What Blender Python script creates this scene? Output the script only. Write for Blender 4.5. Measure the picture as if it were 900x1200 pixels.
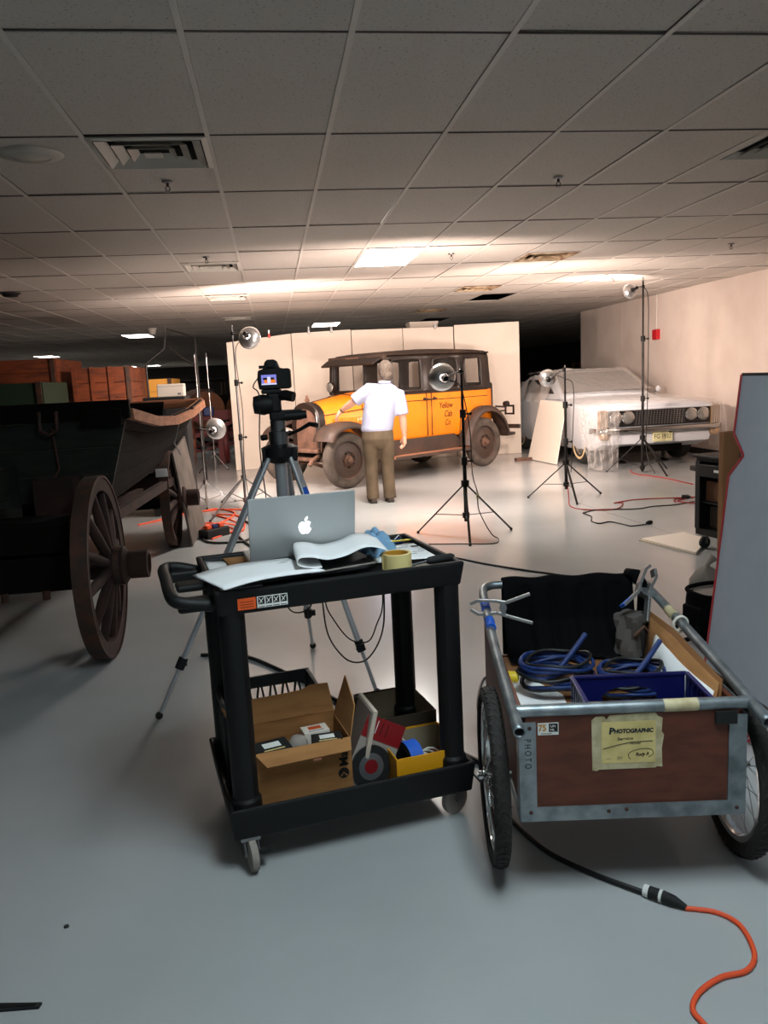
import bpy, bmesh, math, random
from mathutils import Vector as V, Matrix as MX
random.seed(11)
PI = math.pi; R = math.radians
for _o in list(bpy.data.objects): bpy.data.objects.remove(_o)
SC = bpy.context.scene; COL = SC.collection

# ------------------------------------------------------------------ camera
cam_d = bpy.data.cameras.new('camera'); cam = bpy.data.objects.new('camera', cam_d); COL.objects.link(cam)
PITCH, YAW, ROLL, FPX = 0.16485742, 0.12970957, -0.04983396, 940.28
fw = V((math.sin(YAW)*math.cos(PITCH), math.cos(YAW)*math.cos(PITCH), -math.sin(PITCH)))
rx = fw.cross(V((0, 0, 1))).normalized(); up = rx.cross(fw)
rx2 = rx*math.cos(ROLL)+up*math.sin(ROLL); up2 = -rx*math.sin(ROLL)+up*math.cos(ROLL)
cm = MX((rx2, up2, -fw)).transposed().to_4x4(); cm.translation = V((0, 0, 1.5)); cam.matrix_world = cm
cam_d.sensor_fit = 'VERTICAL'; cam_d.sensor_height = 36; cam_d.lens = 36*FPX/1200; cam_d.clip_start = .05; cam_d.clip_end = 200
SC.camera = cam

# ------------------------------------------------------------------ world, exposure
w = bpy.data.worlds.new('world'); SC.world = w; w.use_nodes = True
w.node_tree.nodes['Background'].inputs[0].default_value = (.05, .05, .055, 1); w.node_tree.nodes['Background'].inputs[1].default_value = .2
SC.view_settings.view_transform = 'Standard'; SC.view_settings.look = 'None'; SC.view_settings.gamma = 1; SC.view_settings.exposure = 0
SC.view_settings.use_curve_mapping = False

# light levels (used by the lamps built further down)
WARM = (1.0, .80, .70); FLUO = (1.0, .93, .86); COOL = (.79, .94, 1.0)
LAMP_W = dict(front=280, middle=320, tall=230, left=360, low=160)
MAIN_E = 68.0       # the panel over the cab
PANEL_E = 16.0      # lit ceiling panels in the hall
NEAR_E = 26.0        # cool panels over the aisle behind the photographer

# ------------------------------------------------------------------ materials
def s(r, g, b):
    f = lambda c: (c/255/12.92) if c/255 <= .04045 else ((c/255+.055)/1.055)**2.4
    return (f(r), f(g), f(b), 1)
MAT = {}
def mat(name, col, rough=.5, metal=0, col2=None, ns=8, lo=.4, hi=.65, bump=0, bs=60, spec=.5, emit=None, es=1, stretch=None, coat=0, alpha=1, rand=0):
    m = bpy.data.materials.new(name); m.use_nodes = True; nt = m.node_tree; b = nt.nodes['Principled BSDF']
    b.inputs['Base Color'].default_value = col; b.inputs['Roughness'].default_value = rough; b.inputs['Metallic'].default_value = metal
    b.inputs['Specular IOR Level'].default_value = spec; b.inputs['Coat Weight'].default_value = coat; b.inputs['Alpha'].default_value = alpha
    if emit: b.inputs['Emission Color'].default_value = emit; b.inputs['Emission Strength'].default_value = es
    tc = nt.nodes.new('ShaderNodeTexCoord'); out = tc.outputs['Object']
    if stretch:
        mp = nt.nodes.new('ShaderNodeMapping'); mp.inputs['Scale'].default_value = stretch; nt.links.new(out, mp.inputs[0]); out = mp.outputs[0]
    if col2:
        n = nt.nodes.new('ShaderNodeTexNoise'); n.inputs['Scale'].default_value = ns; n.inputs['Detail'].default_value = 6; nt.links.new(out, n.inputs['Vector'])
        mr = nt.nodes.new('ShaderNodeMapRange'); mr.inputs[1].default_value = lo; mr.inputs[2].default_value = hi; nt.links.new(n.outputs['Fac'], mr.inputs[0])
        mx = nt.nodes.new('ShaderNodeMix'); mx.data_type = 'RGBA'; mx.inputs[6].default_value = col; mx.inputs[7].default_value = col2
        nt.links.new(mr.outputs[0], mx.inputs[0]); nt.links.new(mx.outputs[2], b.inputs['Base Color'])
    if rand:
        oi = nt.nodes.new('ShaderNodeObjectInfo'); hs = nt.nodes.new('ShaderNodeHueSaturation'); mr = nt.nodes.new('ShaderNodeMapRange')
        mr.inputs[3].default_value = 1-rand; mr.inputs[4].default_value = 1+rand; nt.links.new(oi.outputs['Random'], mr.inputs[0]); nt.links.new(mr.outputs[0], hs.inputs['Value'])
        if col2: nt.links.new(mx.outputs[2], hs.inputs['Color'])
        else: hs.inputs['Color'].default_value = col
        nt.links.new(hs.outputs[0], b.inputs['Base Color'])
    if bump:
        n2 = nt.nodes.new('ShaderNodeTexNoise'); n2.inputs['Scale'].default_value = bs; n2.inputs['Detail'].default_value = 4; nt.links.new(out, n2.inputs['Vector'])
        bp = nt.nodes.new('ShaderNodeBump'); bp.inputs['Strength'].default_value = bump; bp.inputs['Distance'].default_value = .01
        nt.links.new(n2.outputs['Fac'], bp.inputs['Height']); nt.links.new(bp.outputs[0], b.inputs['Normal'])
    MAT[name] = m; return m
def film(name, tint, cover, rough):          # clear sheet: part see-through, part glossy / milky
    m = bpy.data.materials.new(name); m.use_nodes = True; nt = m.node_tree; b = nt.nodes['Principled BSDF']; o = nt.nodes['Material Output']
    b.inputs['Base Color'].default_value = tint; b.inputs['Roughness'].default_value = rough; b.inputs['Specular IOR Level'].default_value = .8
    t = nt.nodes.new('ShaderNodeBsdfTransparent'); x = nt.nodes.new('ShaderNodeMixShader'); lw = nt.nodes.new('ShaderNodeLayerWeight'); lw.inputs[0].default_value = .35
    mr = nt.nodes.new('ShaderNodeMapRange'); mr.inputs[3].default_value = cover; mr.inputs[4].default_value = min(1, cover+.45)
    nt.links.new(lw.outputs['Facing'], mr.inputs[0]); nt.links.new(mr.outputs[0], x.inputs[0]); nt.links.new(t.outputs[0], x.inputs[1]); nt.links.new(b.outputs[0], x.inputs[2]); nt.links.new(x.outputs[0], o.inputs[0])
    MAT[name] = m; return m

mat('floor', s(175, 177, 177), .17, col2=s(162, 165, 165), ns=.7, bump=.03, bs=12, spec=.55)
mat('tile', s(205, 198, 190), .95, col2=s(150, 142, 134), ns=75, lo=.60, hi=.70, bump=.25, bs=120, spec=.1, rand=.04)
mat('tbar', s(214, 208, 200), .6, spec=.3)
mat('plenum', s(24, 22, 20), .95)
mat('vent', s(200, 196, 186), .5); mat('vent_rust', s(190, 170, 140), .7, col2=s(120, 84, 50), ns=9)
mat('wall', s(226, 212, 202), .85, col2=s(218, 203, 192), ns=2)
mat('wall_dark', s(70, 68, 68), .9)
mat('panel_light', (1, 1, 1, 1), .5, emit=(*FLUO, 1), es=PANEL_E)
mat('panel_main', (1, 1, 1, 1), .5, emit=(*FLUO, 1), es=MAIN_E)
mat('panel_cool', (1, 1, 1, 1), .5, emit=(*COOL, 1), es=NEAR_E)
mat('backdrop', s(238, 226, 212), .8, col2=s(232, 219, 204), ns=1.5)
mat('foam', s(240, 228, 214), .8); mat('foam_core', s(205, 190, 172), .9)
mat('black_plastic', s(15, 15, 16), .55, bump=.12, bs=220, spec=.35); mat('black_rough', s(20, 20, 21), .75); mat('black_metal', s(16, 15, 15), .35, metal=.3)
mat('black_cloth', s(10, 10, 12), .95, spec=.1, bump=.2, bs=90)
mat('chrome', s(225, 225, 225), .16, 1); mat('chrome_dull', s(158, 156, 154), .14, 1); mat('alu', s(196, 198, 202), .32, .6); mat('steel', s(150, 150, 152), .35, 1); mat('clamp_metal', s(150, 148, 146), .38, .8)
mat('galv', s(150, 158, 162), .42, .75, col2=s(112, 120, 124), ns=14, bump=.08, bs=30)
mat('laptop', s(186, 188, 188), .38, .45); mat('logo_light', (1, 1, 1, 1), .4, emit=(1, 1, 1, 1), es=1.6)
mat('paper', s(236, 236, 236), .8); mat('paper_print', s(120, 120, 124), .8); mat('cream', s(226, 205, 138), .7, col2=s(205, 184, 118), ns=20); mat('cream_tape', s(206, 194, 156), .6, col2=s(176, 160, 120), ns=25)
mat('ink', s(14, 34, 42), .8); mat('ink_black', s(15, 15, 15), .8); mat('pencil', s(150, 140, 110), .8)
mat('cardboard', s(168, 118, 68), .85, col2=s(150, 102, 56), ns=6, stretch=(1, 1, 6)); mat('cardboard_dark', s(128, 84, 46), .9)
mat('tape_yellow', s(226, 206, 140), .6); mat('blue_tape', s(24, 92, 200), .55); mat('denim', s(122, 160, 190), .9, bump=.3, bs=40)
mat('orange_sticker', s(232, 92, 30), .5); mat('white_sticker', s(235, 235, 230), .5); mat('yellow_box', s(226, 158, 14), .55); mat('box_inner', s(150, 136, 110), .85); mat('box_dark', s(60, 48, 36), .8)
mat('red_card', s(130, 16, 22), .45); mat('blade', s(170, 172, 176), .3, .8); mat('string', s(220, 216, 204), .9)
mat('crate_grey', s(62, 66, 66), .6); mat('crate_blue', s(12, 18, 84), .4); mat('cable_blue', s(16, 44, 100), .5); mat('cable_black', s(14, 14, 14), .5); mat('cable_orange', s(236, 86, 44), .5); mat('cable_red', s(150, 30, 26), .6)
mat('plug_yellow', s(220, 190, 30), .5); mat('plug_white', s(220, 220, 215), .5)
mat('board_red', s(104, 52, 33), .6, col2=s(80, 39, 25), ns=10, lo=.35, hi=.7, stretch=(1, 1, 3), bump=.05, bs=40)
mat('rubber', s(40, 38, 35), .85, bump=.5, bs=70); mat('rubber_dusty', s(86, 76, 68), .9, col2=s(66, 58, 51), ns=9); mat('spoke', s(200, 200, 196), .3, 1)
mat('taxi_orange', s(236, 132, 8), .42, col2=s(218, 116, 12), ns=3, lo=.45, hi=.75, coat=.1); mat('taxi_black', s(30, 22, 18), .4, col2=s(42, 31, 25), ns=5); mat('taxi_roof', s(52, 38, 30), .75, col2=s(84, 62, 48), ns=3.5, lo=.48, hi=.75)
mat('taxi_brown', s(58, 46, 40), .55, col2=s(74, 55, 44), ns=5); mat('rust', s(108, 78, 62), .85, col2=s(82, 58, 46), ns=7); mat('rust_light', s(166, 112, 82), .8, col2=s(138, 92, 66), ns=6); mat('seam', s(30, 18, 8), .8); mat('seat', s(50, 40, 34), .85)
film('glass', s(60, 60, 58), .02, .05)
film('plastic_film', s(238, 234, 230), .16, .2); film('plastic_screen', s(225, 222, 218), .14, .12); film('plastic_film_thin', s(238, 238, 236), .03, .12)
mat('car_white', s(208, 211, 216), .35, coat=.2); mat('grille_dark', s(24, 22, 22), .5); mat('lens', s(165, 162, 156), .1, .65); mat('plate', s(226, 220, 170), .5); mat('amber', s(180, 150, 120), .25, .4); mat('windscreen_dark', s(96, 94, 92), .2); mat('whitewall', s(226, 196, 150), .7)
mat('skin', s(222, 166, 140), .6, spec=.4); mat('shirt', s(166, 169, 192), .85, bump=.8, bs=9); mat('trousers', s(92, 77, 58), .9, col2=s(80, 67, 50), ns=6, bump=.1, bs=30); mat('hair', s(104, 90, 80), .95, col2=s(66, 55, 47), ns=60, bump=.6, bs=120); mat('shoe', s(62, 48, 38), .6)
mat('wagon_green', s(30, 35, 26), .85, col2=s(20, 23, 17), ns=5, stretch=(1, 1, 4)); mat('wagon_dark', s(17, 14, 12), .95, spec=.12); mat('wagon_red', s(56, 32, 25), .88, col2=s(38, 22, 17), ns=6); mat('wagon_tan', s(168, 112, 80), .8, col2=s(140, 90, 62), ns=7, stretch=(1, 1, 5)); mat('iron', s(62, 50, 44), .7, .4, col2=s(88, 56, 42), ns=12)
mat('wagon_orange', s(118, 54, 18), .7, col2=s(84, 37, 13), ns=4, stretch=(1, 1, 5)); mat('wagon_yellow', s(196, 140, 44), .6); mat('green_paint', s(18, 46, 24), .7)
mat('grey_board', s(150, 140, 132), .85); mat('plank_grey', s(104, 94, 87), .9, col2=s(84, 76, 70), ns=5); mat('wood_dark', s(90, 60, 42), .8); mat('red_paint', s(92, 18, 20), .6); mat('alarm_red', s(196, 22, 36), .4)
mat('display_grey', s(176, 184, 194), .75, col2=s(169, 177, 188), ns=4); mat('display_red', s(176, 18, 34), .5); mat('brown_board', s(166, 116, 76), .85)
mat('dish_out', s(198, 198, 198), .28, .9); mat('dish_in', s(225, 222, 216), .3, .6); mat('bulb', (1, 1, 1, 1), .3, emit=(*WARM, 1), es=20); mat('bulb_off', s(235, 230, 222), .3); mat('lcd', s(120, 120, 190), .4, emit=s(120, 120, 200), es=1.0); mat('lcd_orange', s(220, 120, 30), .4, emit=s(230, 120, 30), es=1.0); mat('lcd_dark', s(20, 20, 30), .4); mat('lcd_white', s(220, 220, 240), .4, emit=s(200, 200, 235), es=1.0)
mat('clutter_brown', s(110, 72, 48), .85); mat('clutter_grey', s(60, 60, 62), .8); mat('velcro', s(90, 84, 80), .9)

# ------------------------------------------------------------------ mesh builder
def frame(d):
    d = V(d).normalized(); a = V((0, 0, 1)) if abs(d.z) < .9 else V((1, 0, 0)); u = d.cross(a).normalized(); return u, d.cross(u).normalized()
class MB:
    def __init__(self): self.v = []; self.f = []
    def add(self, vs, fs):
        b = len(self.v); self.v += [tuple(p) for p in vs]; self.f += [tuple(i+b for i in q) for q in fs]; return self
    def bx(self, x0, x1, y0, y1, z0, z1, m=None):
        vs = [V(p) for p in ((x0, y0, z0), (x1, y0, z0), (x1, y1, z0), (x0, y1, z0), (x0, y0, z1), (x1, y0, z1), (x1, y1, z1), (x0, y1, z1))]
        if m is not None: vs = [m @ p for p in vs]
        return self.add(vs, [(3, 2, 1, 0), (4, 5, 6, 7), (0, 1, 5, 4), (1, 2, 6, 5), (2, 3, 7, 6), (3, 0, 4, 7)])
    def bar(self, p, q, w, h, upv=(0, 0, 1)):      # rectangular bar from p to q
        p, q = V(p), V(q); d = (q-p).normalized(); u = V(upv); x = d.cross(u)
        if x.length < 1e-4: x = d.cross(V((0, 1, 0)))
        x.normalize(); z = x.cross(d).normalized(); vs = []
        for c in (p, q):
            for a, b in ((-1, -1), (1, -1), (1, 1), (-1, 1)): vs.append(c+x*a*w/2+z*b*h/2)
        return self.add(vs, [(3, 2, 1, 0), (4, 5, 6, 7), (0, 1, 5, 4), (1, 2, 6, 5), (2, 3, 7, 6), (3, 0, 4, 7)])
    def tube(self, pts, r, n=8, closed=False, caps=True, flat=1):
        pts = [V(p) for p in pts]; m = len(pts); rr = r if isinstance(r, (list, tuple)) else [r]*m
        vs = []; fs = []; t0 = None; u = None
        for i, p in enumerate(pts):
            a = pts[i-1] if (i or closed) else p; b = pts[(i+1) % m] if (i < m-1 or closed) else p
            t = (b-a).normalized()
            if u is None: u, _ = frame(t)
            else:
                u = u-t*u.dot(t)
                if u.length < 1e-6: u, _ = frame(t)
                u.normalize()
            w_ = t.cross(u)
            for k in range(n):
                q = 2*PI*k/n; vs.append(p+u*math.cos(q)*rr[i]+w_*math.sin(q)*rr[i]*flat)
        for i in range(m if closed else m-1):
            j = (i+1) % m
            for k in range(n): l = (k+1) % n; fs.append((i*n+k, i*n+l, j*n+l, j*n+k))
        if caps and not closed: fs.append(tuple(range(n-1, -1, -1))); fs.append(tuple((m-1)*n+k for k in range(n)))
        return self.add(vs, fs)
    def cyl(self, p, q, r, r2=None, n=16): return self.tube([p, q], [r, r if r2 is None else r2], n)
    def lathe(self, prof, c=(0, 0, 0), d=(0, 0, 1), n=24, a0=0, a1=2*PI):   # prof: (radius, height along d)
        c = V(c); d = V(d).normalized(); u, w_ = frame(d); full = abs(a1-a0-2*PI) < 1e-6; k = n if full else n+1; vs = []; fs = []
        for r_, h in prof:
            for i in range(k): q = a0+(a1-a0)*i/n; vs.append(c+d*h+u*math.cos(q)*r_+w_*math.sin(q)*r_)
        for j in range(len(prof)-1):
            for i in range(n): l = (i+1) % k; fs.append((j*k+i, (j+1)*k+i, (j+1)*k+l, j*k+l))
        return self.add(vs, fs)
    def ball(self, c, r, n=12, sq=(1, 1, 1)):
        c = V(c); b = len(self.v); pr = [(math.sin(PI*i/n*1.0), -math.cos(PI*i/n)) for i in range(n+1)]; vs = []; fs = []; k = n*2
        for a, h in pr:
            for i in range(k): q = 2*PI*i/k; vs.append(c+V((a*math.cos(q)*r*sq[0], a*math.sin(q)*r*sq[1], h*r*sq[2])))
        for j in range(n):
            for i in range(k): l = (i+1) % k; fs.append((j*k+i, j*k+l, (j+1)*k+l, (j+1)*k+i))
        return self.add(vs, fs)
    def prism(self, poly, o, ux, uy, th):          # polygon in plane (o, ux, uy), extruded th along ux x uy
        o, ux, uy = V(o), V(ux).normalized(), V(uy).normalized(); nn = ux.cross(uy); n = len(poly)
        vs = [o+ux*a+uy*b for a, b in poly]+[o+ux*a+uy*b+nn*th for a, b in poly]
        return self.add(vs, [tuple(range(n-1, -1, -1)), tuple(range(n, 2*n))]+[(i, (i+1) % n, n+(i+1) % n, n+i) for i in range(n)])
    def loft(self, rings, caps=True, closed=True):
        n = len(rings[0]); vs = [p for r_ in rings for p in r_]; fs = []
        for j in range(len(rings)-1):
            for i in range(n if closed else n-1): l = (i+1) % n; fs.append((j*n+i, j*n+l, (j+1)*n+l, (j+1)*n+i))
        if caps and closed: fs.append(tuple(range(n-1, -1, -1))); fs.append(tuple((len(rings)-1)*n+i for i in range(n)))
        return self.add(vs, fs)
    def grid(self, fn, nu, nv): return self.loft([[fn(i/nu, j/nv) for i in range(nu+1)] for j in range(nv+1)], closed=False)
    def build(self, name, m, parent=None, smooth=0, bevel=0, solid=0, sub=0, world=False, fix=True, remesh=0, off=-1):
        me = bpy.data.meshes.new(name); me.from_pydata(self.v, [], self.f)
        if fix:
            bm = bmesh.new(); bm.from_mesh(me); bmesh.ops.remove_doubles(bm, verts=bm.verts, dist=1e-6); bmesh.ops.recalc_face_normals(bm, faces=bm.faces); bm.to_mesh(me); bm.free()
        me.materials.append(MAT[m]); o = bpy.data.objects.new(name, me); COL.objects.link(o)
        if smooth:
            me.polygons.foreach_set('use_smooth', [True]*len(me.polygons))
            if smooth < 180: me.set_sharp_from_angle(angle=R(smooth))
        if solid: md = o.modifiers.new('solid', 'SOLIDIFY'); md.thickness = solid; md.offset = off
        if remesh:
            md = o.modifiers.new('remesh', 'REMESH'); md.mode = 'VOXEL'; md.voxel_size = remesh; md.use_smooth_shade = True
            sm = o.modifiers.new('smooth', 'SMOOTH'); sm.iterations = 6; sm.factor = .5
        if bevel: md = o.modifiers.new('bevel', 'BEVEL'); md.width = bevel; md.segments = 2; md.limit_method = 'ANGLE'; md.angle_limit = R(40)
        if sub: md = o.modifiers.new('sub', 'SUBSURF'); md.levels = sub; md.render_levels = sub
        if parent:
            o.parent = parent
            if world: o.matrix_parent_inverse = pm(parent).inverted()
        return o
def pm(o): return MX.LocRotScale(o.location, o.rotation_euler, o.scale)
def tag(o, label, cat, group=None):
    o['label'] = label; o['category'] = cat
    if group: o['group'] = group
    return o
def thing(name, label, cat, loc=(0, 0, 0), rz=0, group=None):
    o = bpy.data.objects.new(name, None); COL.objects.link(o); o.location = loc; o.rotation_euler = (0, 0, rz); o.empty_display_size = .1
    return tag(o, label, cat, group)
def struct(o): o['kind'] = 'structure'; return o
def text_obj(body, size, m, parent, o, ux, uy, name='lettering', shear=0, world=False, bold=0, spacing=1, align='LEFT', width=1):
    c = bpy.data.curves.new('txt', 'FONT'); c.body = body; c.size = size; c.shear = shear; c.offset = bold; c.space_character = spacing; c.align_x = align; c.extrude = .0004/max(size, .01)*size
    t = bpy.data.objects.new('txt', c); COL.objects.link(t); dg = bpy.context.evaluated_depsgraph_get(); me = bpy.data.meshes.new_from_object(t.evaluated_get(dg))
    bpy.data.objects.remove(t); bpy.data.curves.remove(c)
    ux, uy = V(ux).normalized(), V(uy).normalized(); nn = ux.cross(uy); T = MX((ux*width, uy, nn)).transposed().to_4x4(); T.translation = V(o); me.transform(T)
    me.name = name; me.materials.clear(); me.materials.append(MAT[m]); ob = bpy.data.objects.new(name, me); COL.objects.link(ob)
    if parent:
        ob.parent = parent
        if world: ob.matrix_parent_inverse = pm(parent).inverted()
    return ob
def bezier(pts, n=10, closed=False):             # Catmull-Rom through pts
    P = [V(p) for p in pts]; out = []; m = len(P)
    for i in range(m if closed else m-1):
        a, b, c, d = P[i-1 if (i or closed) else 0], P[i], P[(i+1) % m], P[(i+2) % m if closed else min(i+2, m-1)]
        for k in range(n):
            t = k/n; out.append(.5*((2*b)+(c-a)*t+(2*a-5*b+4*c-d)*t*t+(3*b-a-3*c+d)*t**3))
    if not closed: out.append(P[-1])
    return out
def cutaway(o, cutter):                          # bake a boolean difference into o's mesh
    c = cutter.build('cut', 'rubber'); md = o.modifiers.new('b', 'BOOLEAN'); md.object = c; md.operation = 'DIFFERENCE'; md.solver = 'EXACT'
    dg = bpy.context.evaluated_depsgraph_get(); me = bpy.data.meshes.new_from_object(o.evaluated_get(dg)); o.modifiers.remove(md); old = o.data; o.data = me; bpy.data.meshes.remove(old); bpy.data.objects.remove(c)
def cable(name, label, pts, r, m, cat='cable', n=8, group=None, seg=6):
    mb = MB().tube(bezier([(p[0], p[1], p[2] if len(p) > 2 else r) for p in pts], n), r, seg); return tag(mb.build(name, m, smooth=180), label, cat, group)

# ================================================================== the hall
CZ = 2.748; GX0, GY0, TW, TD = .379, 3.145, .61, 1.22; WX = 7.0
struct(MB().bx(-28, 14, -5, 50, -.1, 0).build('floor', 'floor'))
_fl = bpy.data.objects['floor']
MB().bar((3.35, 8.6, 0.0002), (3.62, 4.2, 0.0002), .005, .001).build('floor_joint', 'velcro', _fl)
ceiling = struct(MB().bx(-28, 14, -5, 50, CZ+.35, CZ+.5).build('ceiling', 'plenum'))
wr = struct(MB().bx(WX, WX+.2, -5, 17.76, 0, CZ+.34).build('wall_right', 'wall'))
for yy in (5.9, 8.3, 10.75, 13.2, 15.6): MB().bx(WX-.002, WX+.002, yy-.012, yy+.012, .1, CZ).build('wall_joint', 'wall', wr)
struct(MB().bx(WX-.015, WX, -5, 17.76, 0, .1).build('baseboard_right', 'black_rough'))
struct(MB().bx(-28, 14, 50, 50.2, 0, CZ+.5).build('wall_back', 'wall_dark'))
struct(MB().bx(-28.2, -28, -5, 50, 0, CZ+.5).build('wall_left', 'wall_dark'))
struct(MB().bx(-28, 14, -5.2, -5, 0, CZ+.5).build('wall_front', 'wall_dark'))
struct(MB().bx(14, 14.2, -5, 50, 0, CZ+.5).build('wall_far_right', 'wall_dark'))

LIGHTS = {(1, 4): 'lit ceiling light panel over the front of the yellow cab', (1, 12): 'lit ceiling light panel just above the backdrop top', (-6, 13): 'lit ceiling light panel above the dark wagon, nearest of those on the left',
          (-13, 20): 'lit ceiling light panel second nearest of those above the wagons', (-18, 26): 'lit ceiling light panel leftmost, at the edge of the picture', (-13, 33): 'distant lit ceiling light panel left of a pair', (-11, 33): 'distant lit ceiling light panel right of a pair'}
NEARL = {(0, -2): 'cool ceiling light panel straight above the photographer', (0, -6): 'cool ceiling light panel far behind the photographer'}
VENTS = {(-2, 1, 0): 'large square ceiling vent at upper left beside the round speaker', (-2, 4, 1): 'square ceiling vent nearest behind the large left one', (-2, 7, 0): 'square ceiling vent third in the left column', (-2, 10, 0): 'square ceiling vent furthest in the left column, above the tall left lamp',
         (4, 1, 0): 'square ceiling vent cut by the right picture edge', (4, 4, 1): 'stained square ceiling vent right of the lit panel', (4, 7, 0): 'stained square ceiling vent before the dark ceiling hole', (4, 10, 0): 'stained square ceiling vent beyond the dark ceiling hole'}
HOLES = {(5, 8), (5, 12)}
halves = {(i, j) for i, j, h in VENTS}
def tile_mesh(wd, dp, nm):
    mb = MB(); a, b = wd/2-.008, dp/2-.008
    mb.loft([[V((-a, -b, .012)), V((a, -b, .012)), V((a, b, .012)), V((-a, b, .012))], [V((-a, -b, .004)), V((a, -b, .004)), V((a, b, .004)), V((-a, b, .004))],
             [V((-a+.006, -b+.006, -.001)), V((a-.006, -b+.006, -.001)), V((a-.006, b-.006, -.001)), V((-a+.006, b-.006, -.001))]])
    me = bpy.data.meshes.new(nm); me.from_pydata(mb.v, [], mb.f); bm = bmesh.new(); bm.from_mesh(me); bmesh.ops.recalc_face_normals(bm, faces=bm.faces); bm.to_mesh(me); bm.free(); me.materials.append(MAT['tile']); return me, mb
tm, tmb = tile_mesh(TW, TD, 'ceiling_tile'); th, thb = tile_mesh(TW, TD/2, 'ceiling_tile_half')
def pix(p):
    p = V(p)-V((0, 0, 1.5)); c = p.dot(fw); return (450+FPX*p.dot(rx2)/c, 600-FPX*p.dot(up2)/c) if c > .3 else None
cells = []
for i in range(-46, 22):
    for j in range(-7, 38):
        if (i, j) in LIGHTS or (i, j) in NEARL or (i, j) in HOLES: continue
        x, y = GX0+TW*(i+.5), GY0+TD*(j+.5)
        if y < -4.3: continue
        q = pix((x, y, CZ)); d2 = x*x+y*y+1.5
        vis = q and -60 < q[0] < 960 and -80 < q[1] < 470 and not (x > WX and y < 18)
        if (i, j) in halves:
            hv = [h for a, b, h in VENTS if (a, b) == (i, j)][0]; cells.append((d2 if vis else 1e6, x, GY0+TD*(j+(.75 if hv == 0 else .25)), True))
        else: cells.append((d2 if vis else 1e6, x, y, False))
cells.sort(); rest = MB()
for n_, (d2, x, y, hf) in enumerate(cells):
    dz = random.uniform(0, .004); tl = random.gauss(0, .0035)
    if n_ < 290:
        o = bpy.data.objects.new('ceiling_tile', th if hf else tm); COL.objects.link(o); o.parent = ceiling; o.location = (x, y, CZ+dz+.002); o.rotation_euler = (tl, random.gauss(0, .002), 0)
    else:
        src = thb if hf else tmb; rest.add([V(p)+V((x, y, CZ+dz+.002)) for p in src.v], src.f)
ro = rest.build('ceiling_tile_rest', 'tile', ceiling, fix=False); ro['kind'] = 'stuff'
# T-bar grid: each runner its own part
for i in range(-46, 23):
    x = GX0+TW*i
    if abs(x-WX) > .05: MB().bx(x-.012, x+.012, -4.9, 49.9, CZ-.004, CZ+.001).build('ceiling_runner', 'tbar', ceiling, fix=False)
for j in range(-6, 39):
    y = GY0+TD*j; MB().bx(-27.9, 13.9, y-.006, y+.006, CZ-.002, CZ+.001).build('ceiling_cross_tee', 'velcro', ceiling, fix=False)
for (i, j, h) in VENTS:
    y = GY0+TD*(j+.5); MB().bx(GX0+TW*i, GX0+TW*(i+1), y-.01, y+.01, CZ-.003, CZ+.001).build('ceiling_cross_tee', 'tbar', ceiling, fix=False)
def light_panel(i, j, label, m, grp):
    x, y = GX0+TW*(i+.5), GY0+TD*(j+.5); t = thing('ceiling_light', label, 'ceiling light', (x, y, CZ), 0, grp)
    MB().bx(-.29, .29, -.595, .595, -.002, .004).build('diffuser', m, t)
    f = MB()
    for x0, x1, y0, y1 in ((-.3, -.285, -.605, .605), (.285, .3, -.605, .605), (-.285, .285, -.605, -.59), (-.285, .285, .59, .605)): f.bx(x0, x1, y0, y1, -.008, .02)
    f.build('frame', 'tbar', t)
for k, lb in LIGHTS.items(): light_panel(*k, lb, 'panel_main' if k == (1, 4) else 'panel_light', 'ceiling light panels')
for k, lb in NEARL.items(): light_panel(*k, lb, 'panel_cool', 'ceiling light panels behind the photographer')
def sq_ring(mb, a, b, z0, z1, th_):      # sloping square louvre ring: outer half size a at z0, inner b at z1
    for k in range(4):
        c, s_ = math.cos(k*PI/2), math.sin(k*PI/2); rot = lambda p: V((p[0]*c-p[1]*s_, p[0]*s_+p[1]*c, p[2]))
        q = [rot(p) for p in ((-a, -a, z0), (a, -a, z0), (b, -b, z1), (-b, -b, z1), (-a, -a, z0+th_), (a, -a, z0+th_), (b, -b, z1+th_), (-b, -b, z1+th_))]
        mb.add(q, [(0, 1, 2, 3), (7, 6, 5, 4), (0, 4, 5, 1), (1, 5, 6, 2), (2, 6, 7, 3), (3, 7, 4, 0)])
for (i, j, h), lb in VENTS.items():
    t = thing('ceiling_vent', lb, 'vent', (GX0+TW*(i+.5), GY0+TD*(j+(.25 if h == 0 else .75)), CZ), 0, 'square ceiling vents'); vm = 'vent_rust' if 'stained' in lb else 'vent'
    fr = MB(); sq_ring(fr, .298, .27, -.006, -.012, .004); fr.build('frame', vm, t)
    for a, b in ((.262, .215), (.19, .145), (.12, .08)): l = MB(); sq_ring(l, a, b, -.014, .018, .003); l.build('louvre', vm, t)
    MB().bx(-.045, .045, -.045, .045, -.014, -.009).build('centre_plate', vm, t)
    d = MB(); d.bx(-.27, .27, -.27, .27, .10, .11); d.build('duct', 'plenum', t)
t = thing('ceiling_speaker', 'round ceiling speaker with perforated grille at upper left', 'speaker', (-1.16, 4.65, CZ-.004))
MB().lathe([(.0, -.016), (.09, -.014), (.1, -.008)], n=32).build('grille', 'vent', t, smooth=40); MB().lathe([(.1, -.014), (.15, -.01), (.165, 0), (.1, 0)], n=32).build('rim', 'vent', t, smooth=60)
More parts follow.
